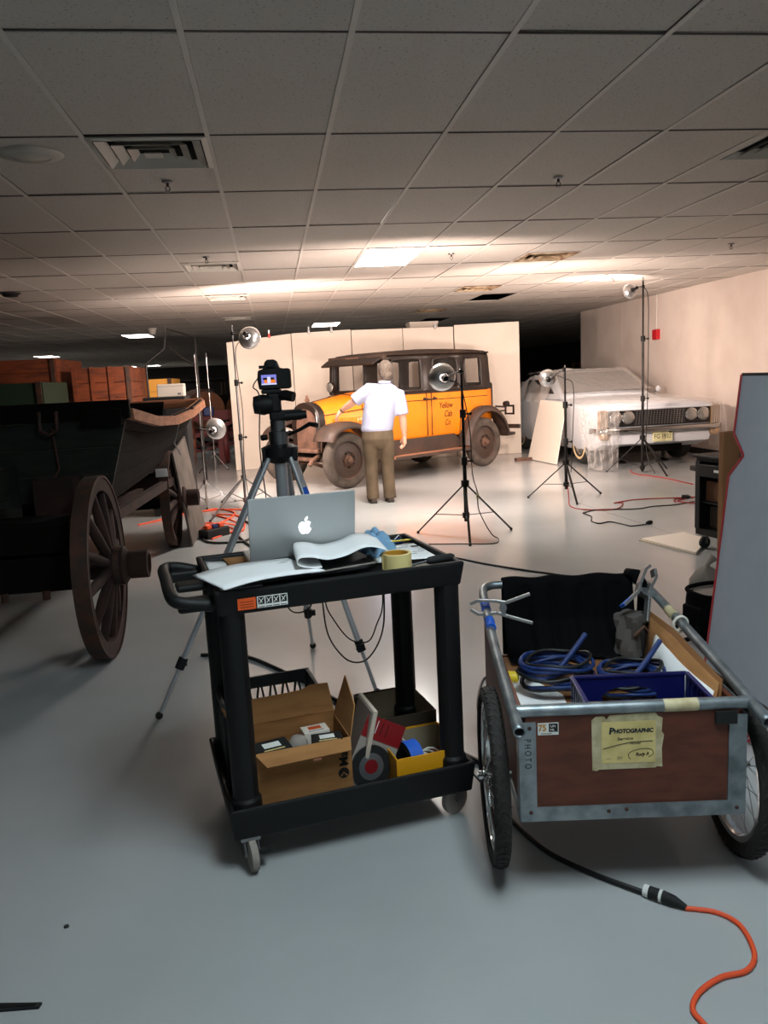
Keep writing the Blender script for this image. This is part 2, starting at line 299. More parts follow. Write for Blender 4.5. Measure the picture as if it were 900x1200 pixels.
for x, y, lb in ((-.54, 5.27, 'sprinkler head below the large left ceiling vent'), (1.96, 5.34, 'sprinkler head on the near ceiling right of centre'), (5.0, 8.38, 'sprinkler head near the right wall ceiling'), (-.54, 8.25, 'sprinkler head before the second left vent'), (1.95, 8.5, 'sprinkler head right of the lit panel'), (4.95, 11.3, 'small sprinkler head above the white car')):
    t = thing('sprinkler_head', lb, 'sprinkler', (x, y, CZ-.003), 0, 'sprinkler heads'); MB().lathe([(0, -.012), (.03, -.008), (.034, 0)], n=20).build('escutcheon', 'steel', t, smooth=50)
    m = MB(); m.cyl((0, 0, -.01), (0, 0, -.03), .008); m.tube([(-.009, 0, -.03), (-.014, 0, -.045), (0, 0, -.058), (.014, 0, -.045), (.009, 0, -.03)], .003, 6); m.build('frame_arm', 'iron', t); MB().lathe([(0, -.058), (.018, -.058), (.018, -.061), (0, -.061)], n=16).build('deflector', 'steel', t)
# fire alarm box with conduit on the right wall
t = thing('fire_alarm', 'red fire alarm box with white conduit on the right wall', 'alarm', (WX, 14.06, 2.04))
MB().bx(-.07, -.001, -.09, .09, -.09, .09).build('box', 'alarm_red', t, bevel=.008); MB().bx(-.078, -.07, -.05, .05, -.03, .04).build('pull_plate', 'alarm_red', t, bevel=.003); MB().cyl((-.02, 0, .09), (-.02, 0, CZ-2.04-.003), .014, n=10).build('conduit', 'tbar', t, smooth=40)
# small wall/ceiling fittings in the far left
t = thing('ceiling_camera', 'small white ceiling sensor above the white box at left', 'sensor', (-2.35, 17.4, CZ-.003)); MB().lathe([(0, -.13), (.06, -.12), (.08, -.05), (.08, 0)], n=16).build('dome', 'tbar', t, smooth=60); MB().cyl((0, 0, 0), (0, 0, -.02), .1).build('plate', 'tbar', t)
t = thing('ceiling_camera', 'dark smoke detector on the ceiling at the left edge', 'detector', (-3.06, 10.57, CZ-.003)); MB().lathe([(0, -.05), (.08, -.045), (.11, 0)], n=18).build('dome', 'black_rough', t, smooth=60); MB().cyl((0, 0, 0), (0, 0, -.012), .12).build('plate', 'clutter_grey', t)

# ================================================================== backdrop
def board(name, label, cat, poly, o, ux, uy, th_, m, parent=None, group=None, bevel=0):
    b = MB().prism(poly, o, ux, uy, th_).build(name, m, parent, bevel=bevel)
    return b if parent else tag(b, label, cat, group)
BD = [(-.73, 14.60, .40, 14.64, 2.25, 2.36, 'cream backdrop board at the left end, top edge slanting up'), (.41, 14.60, 1.46, 14.58, 2.36, 2.385, 'cream backdrop board behind the cab radiator and windscreen'), (1.475, 14.63, 2.40, 14.62, 2.375, 2.37, 'cream backdrop board behind the man'),
      (2.41, 14.62, 3.33, 14.60, 2.37, 2.36, 'cream backdrop board behind the cab rear door'), (3.345, 14.58, 4.54, 14.52, 2.385, 2.40, 'cream backdrop board at the right end behind the cab tail')]
for x0, y0, x1, y1, h0, h1, lb in BD:
    L = math.hypot(x1-x0, y1-y0); ux = ((x1-x0)/L, (y1-y0)/L, 0)
    b = MB().prism([(0, 0), (L, 0), (L, h1), (0, h0)], (x0, y0, .002), ux, (0, 0, 1), .02).build('backdrop_board', 'backdrop', bevel=.003); tag(b, lb, 'board', 'backdrop boards')
    # prism extrudes toward the camera side (ux x z = -y)
for x, z, lb in ((.02, 2.335, 'small red-tipped clip on the left backdrop board top'), (.72, 2.368, 'small clip on the backdrop top left of the cab'), (1.12, 2.377, 'small clip on the backdrop top above the windscreen'), (3.0, 2.365, 'dark clip on the backdrop top right of centre')):
    t = thing('spring_clip', lb, 'clip', (x, 14.6, z), 0, 'clips on the backdrop'); MB().bx(-.022, .022, -.045, .045, -.03, .035).build('jaw', 'alarm_red' if 'red' in lb else 'steel', t, bevel=.006); MB().bx(-.012, .012, -.03, -.02, .03, .10).build('grip', 'steel', t)
t = thing('white_carton', 'pale box showing above the backdrop top edge', 'box', (2.95, 15.6, 2.33)); MB().bx(-.27, .27, -.2, .2, 0, .19).build('body', 'foam', t, bevel=.005); MB().bx(-.28, .28, -.21, .21, .15, .2).build('lid', 'foam', t, bevel=.005)
t = thing('shelf_rack', 'tall storage rack behind the backdrop carrying the pale box', 'rack', (2.95, 15.6, 0))
for sx in (-.3, .3):
    for sy in (-.22, .22): MB().bx(sx-.02, sx+.02, sy-.02, sy+.02, 0, 2.3).build('post', 'clutter_grey', t)
for z in (.3, 1.3, 2.3): MB().bx(-.34, .34, -.26, .26, z, z+.025).build('shelf', 'clutter_grey', t)

# leaning foam board beside the middle stand
a, b_ = V((4.30, 13.35, 0)), V((4.42, 12.27, 0)); 
t = thing('foam_board', 'large cream foam board leaning on the white car fender', 'board', (4.36, 12.8, 0))
u = (b_-a).normalized(); up_ = (V((4.62, 12.75, .99))-V((4.36, 12.8, 0))); 
MB().prism([(0, .0), (1.09, -.0), (1.06, .99), (.10, 1.02)], a+V((0, 0, .008)), u, V((.20, .02, .98)), .014).build('sheet', 'foam', t, world=True, bevel=.002)
tag(MB().bx(-.14, .14, -.05, .05, 0, .05).build('wood_block', 'rust'), 'small rusty wooden block under the foam board corner', 'block').location = (4.16, 13.2, 0)

# ================================================================== light stands and reflector lamps
def stand(label, base, feet, top, hub, low, r, m, group='lamp stands', lean=(0, 0), knobs=(.5,), metal_top=False):
    bx_, by_ = base; t = thing('light_stand', label, 'stand', (bx_, by_, 0), 0, group); T = lambda z: V((bx_+lean[0]*z, by_+lean[1]*z, z))
    zs = [low-.06]+[low+(top-low)*k for k in (.38, .7, 1.0)]; rr = (r, r*.8, r*.6)
    for k in range(3): MB().cyl(T(zs[k]), T(zs[k+1]), rr[k], n=10).build('pole_section', m, t, smooth=60, world=True)
    for k in (1, 2):
        c = MB(); c.cyl(T(zs[k]-.045), T(zs[k]+.03), r*1.5, n=10); c.cyl(T(zs[k]-.01)+V((r, 0, 0)), T(zs[k]-.01)+V((r*1.5+.035, -.01, 0)), .008, n=6); c.build('clamp_collar', 'black_rough', t, world=True, smooth=40)
        MB().ball(T(zs[k]-.01)+V((r*1.5+.04, -.01, 0)), .016, 6).build('knob', 'black_rough', t, world=True, smooth=180)
    MB().cyl(T(hub-.03), T(hub+.03), r*2, n=10).build('hub', m, t, world=True, smooth=40); MB().cyl(T(low-.025), T(low+.025), r*1.8, n=10).build('lower_collar', m, t, world=True, smooth=40)
    for f in feet:
        f = V((f[0], f[1], .012)); lg = MB().bar(T(hub)+(f-T(hub))*.03, f, .022, .012).build('leg', m, t, world=True); MB().ball(f, .014, 6).build('foot_cap', 'black_rough', lg, world=True)
        MB().bar(T(low), T(hub)+(f-T(hub))*.62, .014, .006).build('brace', m, t, world=True)
    MB().cyl(T(top), T(top+.05), .008, n=8).build('spigot', 'steel', t, world=True)
    return t
def lamp(label, c, aim, r, pole, watts, group='reflector lamps', depth=.75, lit=True, size=.09, cone=168):
    c = V(c); aim = V(aim).normalized(); t = thing('reflector_lamp', label, 'lamp', c, 0, group); d = r*depth
    pr = [(r*math.sin(k*PI/20), -d*math.cos(k*PI/20)) for k in range(2, 11)]
    MB().lathe(pr, (0, 0, 0), aim, 28).build('reflector', 'dish_out', t, smooth=180, solid=.0025)
    MB().lathe([(r*.995, -.003), (r*1.03, 0), (r*.995, .004)], (0, 0, 0), aim, 28).build('rim', 'dish_out', t, smooth=180)
    MB().lathe([(0, -d-.085), (.022, -d-.08), (.026, -d-.03), (.03, -d+.012), (.015, -d+.015)], (0, 0, 0), aim, 14).build('socket', 'black_metal', t, smooth=50)
    b = MB(); b.lathe([(0, -d+.012), (.016, -d+.014), (.03, -d*.55), (.026, -d*.35), (0, -d*.22)], (0, 0, 0), aim, 14); b.build('bulb', 'bulb' if lit else 'bulb_off', t, smooth=180)
    p = V(pole)-c; e = aim*(-d-.04); MB().tube([e, e+(p-e)*.5+V((0, 0, .01)), p], .008, 6).build('arm', 'steel', t, smooth=60); MB().ball(p, .024, 6).build('clamp', 'black_metal', t, smooth=180)
    if lit:
        l = bpy.data.lights.new('lamp_light', 'SPOT'); l.energy = watts; l.color = WARM; l.spot_size = R(cone); l.spot_blend = .6; l.shadow_soft_size = size; lo = bpy.data.objects.new('lamp_light', l); COL.objects.link(lo); lo.parent = t; lo.location = aim*.004
        lo.rotation_euler = aim.to_track_quat('-Z', 'Y').to_euler()
    return t
stand('black lamp stand in front of the cab, nearest of the stands', (1.72, 7.25), ((1.308, 7.548), (1.639, 6.792), (2.188, 7.372)), 1.56, .5, .2, .019, 'black_metal')
lamp('round aluminium reflector lamp before the cab rear door window', (1.548, 7.3, 1.485), (.0, .99, .08), .125, (1.715, 7.25, 1.53), LAMP_W['front'])
stand('black lamp stand between the foam board and the white car', (3.37, 9.05), ((2.95, 9.2), (3.29, 8.50), (3.83, 9.13)), 1.5, .42, .16, .019, 'black_metal')
lamp('silver reflector lamp hanging over the leaning foam board', (3.18, 9.1, 1.41), (.25, .93, .15), .1, (3.36, 9.05, 1.5), LAMP_W['middle'], depth=.9)
stand('tall black lamp stand in front of the white car grille', (5.12, 10.72), ((4.72, 11.02), (5.22, 10.2), (5.6, 10.95)), 2.64, .5, .08, .02, 'black_metal')
lamp('clear reflector lamp near the ceiling on the tallest stand', (4.93, 10.75, 2.505), (-.25, .93, -.2), .1, (5.12, 10.72, 2.565), LAMP_W['tall'], depth=.9)
stand('tall grey lamp stand before the left end of the backdrop', (-.42, 10.0), ((-.79, 9.1), (-.05, 10.35), (-.75, 10.6)), 2.16, .38, .1, .017, 'steel', lean=(.0, 0))
lamp('large reflector lamp high at the left end of the backdrop', (-.22, 10.0, 2.06), (.3, .93, -.25), .135, (-.42, 10.0, 2.12), LAMP_W['left'])
stand('chrome lamp stand with a low lamp beside the wagon', (-.93, 10.45), ((-1.17, 10.68), (-.9, 10.08), (-.58, 10.6)), 1.86, .3, .06, .014, 'chrome')
lamp('round silver reflector lamp at waist height beside the wagon', (-.74, 10.45, .975), (.3, .93, .15), .135, (-.94, 10.45, .98), LAMP_W['low'])
stand('thin chrome stand without a lamp left of the backdrop edge', (-1.12, 14.9), ((-1.37, 14.5), (-.88, 14.72), (-1.12, 15.3)), 2.05, .3, .05, .016, 'chrome')

# ================================================================== the yellow cab: local x forward, y to its left (toward the camera), z up
taxi = thing('vintage_taxi', 'old orange and black taxi sedan with dusty wheels before the backdrop', 'car', (2.952, 13.398, 0), math.atan2(-.56, -.828))
HW = .69
def plan(z_in=0):                                  # body outline, from front right round the tail to front left
    w_ = HW-z_in; side = [(2.0, w_-.06), (1.89, w_-.045), (1.3, w_-.005), (1.04, w_), (.5, w_), (.32, w_), (-.06, w_-.01), (-.2, w_-.02)]
    tail = [(-.36, w_-.07), (-.46, w_-.16), (-.5, w_-.28), (-.5, .28), (-.5, .0)]
    h = side+[(x+z_in*.6, y) for x, y in tail]; return h+[(x, -y) for x, y in reversed(h[:-1])]
def ringz(z, inn=0, dx=0): return [V((x, y, z)) for x, y in plan(inn)]
tub = MB(); P0 = plan()
rows = [(.56, .05), (.62, .01), (.95, 0), (1.25, .005)]
tub.loft([ringz(z, i) for z, i in rows], caps=True); tub.build('body', 'taxi_orange', taxi, smooth=35)
# upper body: wall strip with window openings left out
zs = [1.25, 1.31, 1.765, 1.84]; inn = [.005, .01, .035, .05]; upper = MB(); n = len(P0)
for k in range(n-1):
    (xa, ya), (xb, yb) = P0[k], P0[k+1]; xm = (xa+xb)/2
    for q in range(3):
        opening = q == 1 and ((abs(ya) > .5 and abs(yb) > .5 and (1.3 < xm < 1.89 or .5 < xm < 1.04 or -.06 < xm < .32)) or (xm < -.45 and abs(ya+yb)/2 < .28))
        if opening: continue
        r0, r1 = ringz(zs[q], inn[q]), ringz(zs[q+1], inn[q+1]); upper.add([r0[k], r0[k+1], r1[k+1], r1[k]], [(0, 1, 2, 3)])
upper.build('upper_body', 'taxi_black', taxi, smooth=30, solid=.045)
for sy in (1, -1):
    fr = MB()
    for x0, x1, z0, z1 in ((1.3, 1.89, 1.3, 1.765), (.5, 1.04, 1.3, 1.765), (-.06, .32, 1.3, 1.765)):
        y = sy*(HW-.012); fr = MB(); c = .07
        pts = bezier([(x0+c, y, z0), (x1-c, y, z0), (x1, y, z0+c), (x1, y-sy*.02, z1-c), (x1-c, y-sy*.025, z1), (x0+c, y-sy*.025, z1), (x0, y-sy*.02, z1-c), (x0, y, z0+c)], 4, True)
        fr.tube(pts, .016, 6, closed=True); fr.build('window_frame', 'taxi_black', taxi, smooth=180)
        MB().bx(x0+.005, x1-.005, y-sy*.03-.002, y-sy*.03+.002, z0, z1).build('side_window', 'glass', taxi)
MB().bx(-.49, -.486, -.27, .27, 1.31, 1.765).build('rear_window', 'glass', taxi)
# roof
rf = MB(); rings = []
for t_ in (0, .35, .62, .82, .94, 1.0):
    z = 1.83+.09*t_**.8 if t_ < 1 else 1.925; k = 1-t_
    sc = .02+.98*math.sqrt(max(0, 1-t_**2.0)); rings.append([V(((p.x-.78)*sc+.78, p.y*sc, z+ .012*math.sin(max(0, min(1, (p.x+.5)/2.5))*PI))) for p in ringz(0, .035)])
rf.loft(rings); rf.build('roof', 'taxi_roof', taxi, smooth=60)
MB().tube([p+V((0, 0, 1.842)) for p in ringz(0, .034)[6:-6]], .014, 6).build('drip_rail', 'taxi_black', taxi, smooth=180)
# visor, windscreen
v = MB(); v.loft([[V((1.98, y, 1.83-.0*abs(y))) for y in (-.63, -.3, 0, .3, .63)], [V((2.08, y*.98, 1.80)) for y in (-.63, -.3, 0, .3, .63)], [V((2.22, y*.95, 1.725)) for y in (-.63, -.3, 0, .3, .63)]], closed=False); v.build('visor', 'taxi_black', taxi, solid=.025)
MB().bx(1.96, 2.04, -.65, .65, 1.77, 1.85).build('windscreen_header', 'taxi_roof', taxi, bevel=.02)
MB().bx(2.04, 2.05, -.2, .1, 1.785, 1.835).build('maker_panel', 'rust', taxi, bevel=.004)
for sy in (1, -1): MB().bar((2.02, sy*.615, 1.28), (1.985, sy*.605, 1.8), .07, .06, (1, 0, 0)).build('windscreen_post', 'taxi_black', taxi, bevel=.01)
MB().bx(1.985, 2.035, -.62, .62, 1.295, 1.34).build('windscreen_sill', 'taxi_black', taxi, bevel=.01); MB().prism([(-.58, 1.34), (.58, 1.34), (.57, 1.78), (-.57, 1.78)], (2.008, 0, 0), (0, 1, 0), (0, 0, 1), .004).build('windscreen', 'glass', taxi)
# cowl and hood
def hring(x, w_, zt, zb, k=.55):                    # cross-section of the hood at x
    pts = [(-w_, zb), (-w_, zb+(zt-zb)*.62)]
    for a in range(1, 8): q = PI*(1-a/8); pts.append((w_*math.cos(q)*1.0, zb+(zt-zb)*.62+(zt-zb)*.38*math.sin(q)**.75))
    pts += [(w_, zb+(zt-zb)*.62), (w_, zb)]; return [V((x, y, z)) for y, z in pts]
MB().loft([hring(2.05, .615, 1.325, .57), hring(2.2, .575, 1.315, .58), hring(2.34, .52, 1.295, .6)]).build('cowl', 'taxi_orange', taxi, smooth=40)
hd = MB().loft([hring(2.35, .515, 1.29, .62), hring(2.62, .43, 1.25, .64), hring(2.92, .315, 1.2, .66)]).build('hood', 'taxi_orange', taxi, smooth=40)
MB().tube([(2.05, 0, 1.332), (2.34, 0, 1.30), (2.62, 0, 1.256), (2.92, 0, 1.206)], .006, 6).build('hood_hinge', 'seam', taxi)
for sy in (1, -1):
    MB().tube([(2.35, sy*.517, 1.08), (2.62, sy*.433, 1.05), (2.92, sy*.317, 1.02)], .006, 6).build('hood_seam', 'seam', taxi); MB().tube([p*1.004 for p in hring(2.345, .52, 1.297, .6)][1:-1], .005, 6).build('cowl_seam', 'seam', taxi)
    for k in range(16):
        x = 2.40+k*.027; yy = .518-(x-2.35)*.345; MB().bx(x, x+.013, sy*yy-.004, sy*yy+.010 if sy > 0 else sy*yy+.004, .86, .97).build('louvre', 'taxi_orange', taxi)
sh = MB(); O_ = [(p.y, p.z) for p in hring(0, .335, 1.215, .5)]; I_ = [(p.y, p.z) for p in hring(0, .25, 1.12, .52)]
sh.loft([[V((2.92, a, b)) for a, b in O_], [V((3.02, a, b)) for a, b in O_], [V((3.035, a*.95, .5+(b-.5)*.98)) for a, b in O_], [V((3.03, a, b)) for a, b in I_], [V((3.0, a, b)) for a, b in I_]]); sh.build('radiator_shell', 'taxi_black', taxi, smooth=40)
cr = MB().prism(I_, (2.99, 0, 0), (0, 1, 0), (0, 0, 1), .015).build('radiator_core', 'rust', taxi)
cp = MB(); cp.cyl((2.97, 0, 1.2), (2.97, 0, 1.235), .03); cp.lathe([(0, .07), (.03, .06), (.042, .035), (.03, .03)], (2.97, 0, 1.2), n=14); cp.ball((2.97, 0, 1.285), .03, 8, (.6, 1, 1)); cp.build('radiator_cap', 'rust', taxi, smooth=50)
for sy in (1,): MB().tube([(3.035, .29, .55), (3.035, .295, .95), (3.035, .27, 1.08)], .012, 6).build('shell_strip', 'chrome', taxi, smooth=180)
# cowl lamp on the far side
cl = MB(); cl.lathe([(0, -.07), (.045, -.06), (.075, -.02), (.08, .03)], (2.12, -.50, 1.40), (1, 0, 0), 18); cl.cyl((2.1, -.5, 1.33), (2.1, -.47, 1.27), .014, n=8); cl.build('cowl_lamp', 'taxi_black', taxi, smooth=60); MB().lathe([(.074, .026), (.06, .04), (0, .048)], (2.12, -.50, 1.40), (1, 0, 0), 18).build('lamp_lens', 'lens', taxi, smooth=180)
# belt line, seams, handles, lettering on both sides
for sy in (1, -1):
    y = sy*(HW+.001); MB().tube([(2.0, sy*(HW-.055), 1.145), (1.3, sy*(HW-.003), 1.143), (.5, y, 1.143), (-.2, sy*(HW-.018), 1.143)], .006, 6).build('belt_line', 'seam', taxi)
    MB().tube([(2.0, sy*(HW-.058), 1.255), (1.3, sy*(HW-.005), 1.255), (.5, y, 1.255), (-.2, sy*(HW-.018), 1.255)], .014, 6).build('belt_moulding', 'taxi_black', taxi)
    for xt, xb in ((1.22, 1.22), (1.12, 1.12), (.44, .50), (1.93, 1.93)):
        MB().bar((xt, sy*(HW-(.05 if xt > 1.9 else .003)), 1.25), (xb, sy*(HW-(.052 if xt > 1.9 else .004)), .60), .012, .007, (0, 1, 0)).build('door_seam', 'seam', taxi)
    for x, s2 in ((1.27, 1), (1.06, -1)):
        h_ = MB(); h_.cyl((x, sy*(HW-.01), 1.16), (x, sy*(HW+.045), 1.16), .012, n=8); h_.bar((x+s2*.01, sy*(HW+.045), 1.165), (x-s2*.09, sy*(HW+.05), 1.15), .02, .02); h_.cyl((x, sy*(HW-.005), 1.16), (x, sy*(HW+.006), 1.16), .028, n=12); h_.build('door_handle', 'taxi_black', taxi, bevel=.004)
    ux = (-1, 0, 0) if sy > 0 else (1, 0, 0); x0 = .97 if sy > 0 else .55
    for body, sz, dx, z in (('Yellow', .135, 0, 1.0), ('Cab', .135, .11, .865), ('Co', .125, .12, .735)):
        text_obj(body, sz, 'ink_black', taxi, (x0-sy*dx, sy*(HW+.006), z), ux, (0, 0, 1), shear=.25, width=.82)
    # sill, running board, fenders
    MB().prism([(2.1, .36), (.45, .36), (.45, .42), (.62, .585), (2.1, .585)], (0, sy*.68+(.0 if sy > 0 else .0), 0), (1, 0, 0), (0, 0, 1), .02*sy).build('splash_apron', 'taxi_brown', taxi)
    rb = MB().bx(.42, 2.12, sy*.66 if sy > 0 else -.92, .92 if sy > 0 else -.66, .325, .36).build('running_board', 'rust_light', taxi, bevel=.008); MB().bx(.42, 2.12, sy*.92-.012, sy*.92+.012, .32, .366).build('edge_strip', 'taxi_brown', taxi, bevel=.006)
    def fender(nm, path, ya, yb, m_):
        pp = bezier([(x, 0, z) for x, z in path], 5); g = []
        for i, p in enumerate(pp):
            q = pp[min(i+1, len(pp)-1)]-pp[max(i-1, 0)]; nn = V((-q.z, 0, q.x)).normalized(); nn = nn if nn.z > 0 or abs(nn.z) < .25 else -nn
            if abs(q.z) > abs(q.x)*3 and i < len(pp)/2 and nn.x*(path[0][0]-path[len(path)//2][0]) < 0: nn = -nn
            sec = [(ya, .0), (ya+.12, .022), (ya+.25, .025), (yb-.08, .012), (yb-.02, -.02), (yb, -.07)]; g.append([V((p.x, sy*y_, p.z))+nn*d_ for y_, d_ in sec])
        return MB().loft(g, closed=False).build(nm, m_, taxi, smooth=60, solid=.012)
    fender('front_fender', [(3.26, .68), (3.2, .80), (3.05, .885), (2.86, .915), (2.65, .87), (2.46, .73), (2.28, .53), (2.1, .37)], .46, .88, 'taxi_brown')
    fender('rear_fender', [(.5, .37), (.46, .56), (.36, .76), (.2, .91), (0, .965), (-.22, .93), (-.42, .79), (-.53, .6), (-.57, .46)], .55, .88, 'taxi_brown')
    MB().bx(-.45, 3.1, sy*.36-.03, sy*.36+.03, .44, .56).build('frame_rail', 'taxi_brown', taxi)
    # wheels
    for xw in (2.89, 0):
        ww = MB(); pr = [(.275, -.055), (.30, -.07), (.34, -.074), (.375, -.06), (.395, -.03), (.398, 0), (.395, .03), (.375, .06), (.34, .074), (.30, .07), (.275, .055)]
        ww.lathe([(a, b*1.0) for a, b in pr], (xw, sy*.72, .396), (0, 1, 0), 40); wo = ww.build('tyre', 'rubber_dusty', taxi, smooth=60)
        dk = MB(); dk.lathe([(.285, .05), (.28, .058), (.262, .05), (.25, .02), (.17, .03), (.15, .045), (.12, .05), (.11, .03), (0, .03)] if sy > 0 else [(.285, -.05), (.28, -.058), (.262, -.05), (.25, -.02), (.17, -.03), (.12, -.05), (.11, -.03), (0, -.03)], (xw, sy*.72, .396), (0, 1, 0), 32); dk.build('wheel_disc', 'taxi_brown', taxi, smooth=30)
        MB().lathe([(.27, .05), (.285, .066), (.295, .05)], (xw, sy*.72, .396), (0, sy, 0), 36).build('rim_ring', 'rubber_dusty', taxi, smooth=180)
        hb = MB(); hb.lathe([(.075, .02), (.07, .06), (.05, .07), (.045, .11), (.03, .125), (0, .128)], (xw, sy*.72, .396), (0, sy, 0), 16); hb.build('hub_cap', 'rust', taxi, smooth=40)
        for k in range(6): a = k*PI/3+.3; c = V((xw+.1*math.cos(a), sy*.745, .396+.1*math.sin(a))); MB().cyl(c, c+V((0, sy*.03, 0)), .014, n=6).build('lug_nut', 'iron', taxi)
for xw in (2.89, 0): MB().cyl((xw, -.66, .38), (xw, .66, .38), .045, n=10).build('axle', 'taxi_brown', taxi, smooth=40)
MB().bx(-.48, 2.95, -.34, .34, .42, .55).build('underbody', 'wagon_dark', taxi); MB().bx(.95, 1.5, -.2, .2, .28, .44).build('gearbox', 'wagon_dark', taxi, bevel=.03)
# front end: apron, horns, bracket, crank
MB().bx(3.0, 3.16, -.42, .42, .50, .56).build('front_apron', 'rust', taxi, bevel=.02)
for sy in (1, -1): MB().tube(bezier([(2.7, sy*.36, .45), (3.0, sy*.36, .47), (3.18, sy*.36, .42), (3.26, sy*.36, .34)], 4), .032, 8).build('frame_horn', 'rust', taxi, smooth=180); MB().tube([(2.45, sy*.36, .40), (2.75, sy*.36, .31), (3.05, sy*.36, .31), (3.22, sy*.36, .38)], .028, 6).build('leaf_spring', 'rust', taxi)
MB().cyl((3.1, -.36, .4), (3.1, .36, .4), .03, n=8).build('cross_bar', 'rust', taxi); MB().bar((3.08, .28, .70), (3.08, .62, .69), .03, .03).build('lamp_bracket', 'rust', taxi, bevel=.006); MB().bar((3.08, .45, .69), (3.08, .42, .52), .03, .03, (1, 0, 0)).build('lamp_bracket_stay', 'rust', taxi, bevel=.006)
MB().bx(2.55, 2.95, -.2, .2, .38, .6).build('engine_pan', 'wagon_dark', taxi, bevel=.03)
# rear bumper and tail light
MB().bx(-.82, -.78, -.66, .86, .56, .63).build('rear_bumper', 'taxi_brown', taxi, bevel=.01)
for sy in (1, -1): MB().bar((-.45, sy*.3, .52), (-.79, sy*.3, .59), .04, .04).build('bumper_iron', 'taxi_brown', taxi)
tl = MB(); tl.lathe([(0, -.05), (.045, -.04), (.05, .03)], (-.62, .72, .98), (-1, 0, 0), 14); tl.bar((-.42, .66, .95), (-.62, .72, .93), .03, .03); tl.build('tail_lamp', 'taxi_black', taxi, smooth=50)
pl = MB()
for a in ((-.70, .70, .80, .83), (-.70, .70, .93, .96)): pl.bx(-.66, -.645, .66, .86, a[2], a[3])
pl.bx(-.66, -.645, .66, .69, .8, .96); pl.bx(-.66, -.645, .83, .86, .8, .96); pl.build('plate_holder', 'taxi_black', taxi); MB().bar((-.5, .6, .86), (-.655, .68, .87), .025, .025).build('holder_arm', 'taxi_black', taxi)
# interior
MB().bx(-.35, .2, -.6, .6, .6, .95).build('rear_seat', 'seat', taxi, bevel=.05); MB().bx(-.45, -.28, -.6, .6, .9, 1.36).build('rear_seat_back', 'seat', taxi, bevel=.05); MB().bx(.95, 1.4, -.6, .6, .6, .95).build('front_seat', 'seat', taxi, bevel=.05); MB().bx(.9, 1.03, -.6, .6, .9, 1.34).build('front_seat_back', 'seat', taxi, bevel=.04)
sw = MB(); c = V((1.62, .33, 1.27)); ax = V((-.75, 0, .66)).normalized(); uu, vv = frame(ax); sw.tube([c+(uu*math.cos(a*PI/12)+vv*math.sin(a*PI/12))*.2 for a in range(24)], .013, 6, closed=True); sw.cyl(c, c-ax*.5, .018, n=8)
for a in range(3): q = a*2*PI/3; sw.cyl(c, c+(uu*math.cos(q)+vv*math.sin(q))*.2, .01, n=6)
sw.build('steering_wheel', 'black_rough', taxi, smooth=60)

# ================================================================== white car under plastic: local x = viewer's right, y = backward from the nose
car = thing('white_car', 'white sixties car under clear plastic, nose toward the camera', 'car', (5.65, 11.25, 0))
def cring(y, w_, zt, zb, crown=.03, sh=.07, tuck=.1):
    h = [(w_-tuck, zb), (w_-.03, zb+.12), (w_, zb+(zt-zb)*.55), (w_-.01, zt-sh), (w_-.06, zt-.012), (w_-.2, zt+crown*.3), (w_*.45, zt+crown*.8), (0, zt+crown)]
    return [V((x, y, z)) for x, z in h]+[V((-x, y, z)) for x, z in reversed(h[:-1])]
bm_ = MB().loft([cring(.06, .90, .90, .5), cring(.13, .93, .925, .36), cring(.5, .95, .94, .25), cring(1.6, .95, .965, .22), cring(2.1, .95, 1.0, .22), cring(3.4, .95, 1.0, .22), cring(4.6, .95, .97, .24), cring(5.15, .9, .92, .34)])
bo = bm_.build('body', 'car_white', car, smooth=40)
ct = MB()
for y in (.98, 4.0): ct.cyl((-1.1, y, .36), (-.62, y, .36), .42, n=32); ct.cyl((.62, y, .36), (1.1, y, .36), .42, n=32)
cutaway(bo, ct)
gh = MB(); G = lambda y, w_, z, z0: [V((x, y, zz)) for x, zz in ((-.86, z0), (-w_, z-.03), (-w_+.07, z), (0, z+.02), (w_-.07, z), (w_, z-.03), (.86, z0))]
gh.loft([G(1.95, .80, 1.04, 1.0), G(2.72, .70, 1.40, 1.0), G(3.3, .71, 1.44, 1.0), G(4.0, .68, 1.41, 1.0), G(4.95, .72, 1.02, .97)]); gh.build('cabin', 'car_white', car, smooth=25)
MB().prism([(-.74, .05), (.74, .05), (.63, .78), (-.63, .78)], (0, 1.985, 1.082), (1, 0, 0), (0, .90, .435), .012).build('windscreen', 'windscreen_dark', car)
for sx in (-1, 1): MB().prism([(2.15, 1.03), (3.9, 1.03), (3.6, 1.33), (2.72, 1.34)], (sx*.80-.012, 0, 0), (0, 1, 0), (0, 0, 1), .0).build('side_glass', 'grille_dark', car, solid=.01)
# nose: recess with grille, four round headlamps, fender-end lamps, bumper
MB().bx(-.80, .80, .035, .07, .62, .855).build('grille_recess', 'grille_dark', car)
for k in range(17): x = -.36+k*.045; MB().bar((x-.01, .028, .635), (x+.012, .028, .845), .006, .012, (1, 0, 0)).build('grille_bar', 'steel', car)
for k in range(7): MB().bx(-.40, .40, .02, .03, .65+k*.03, .656+k*.03).build('grille_bar', 'steel', car)
for x in (-.685, -.495, .495, .685):
    hl = MB().lathe([(.093, .03), (.096, -.015), (.086, -.02)], (x, .03, .755), (0, 1, 0), 24).build('headlamp_ring', 'chrome', car, smooth=60); MB().lathe([(.086, -.016), (.06, -.032), (0, -.04)], (x, .03, .755), (0, 1, 0), 24).build('headlamp_lens', 'lens', car, smooth=180)
MB().bx(-.82, .82, -.0, .08, .855, .885).build('hood_lip', 'car_white', car, bevel=.012)
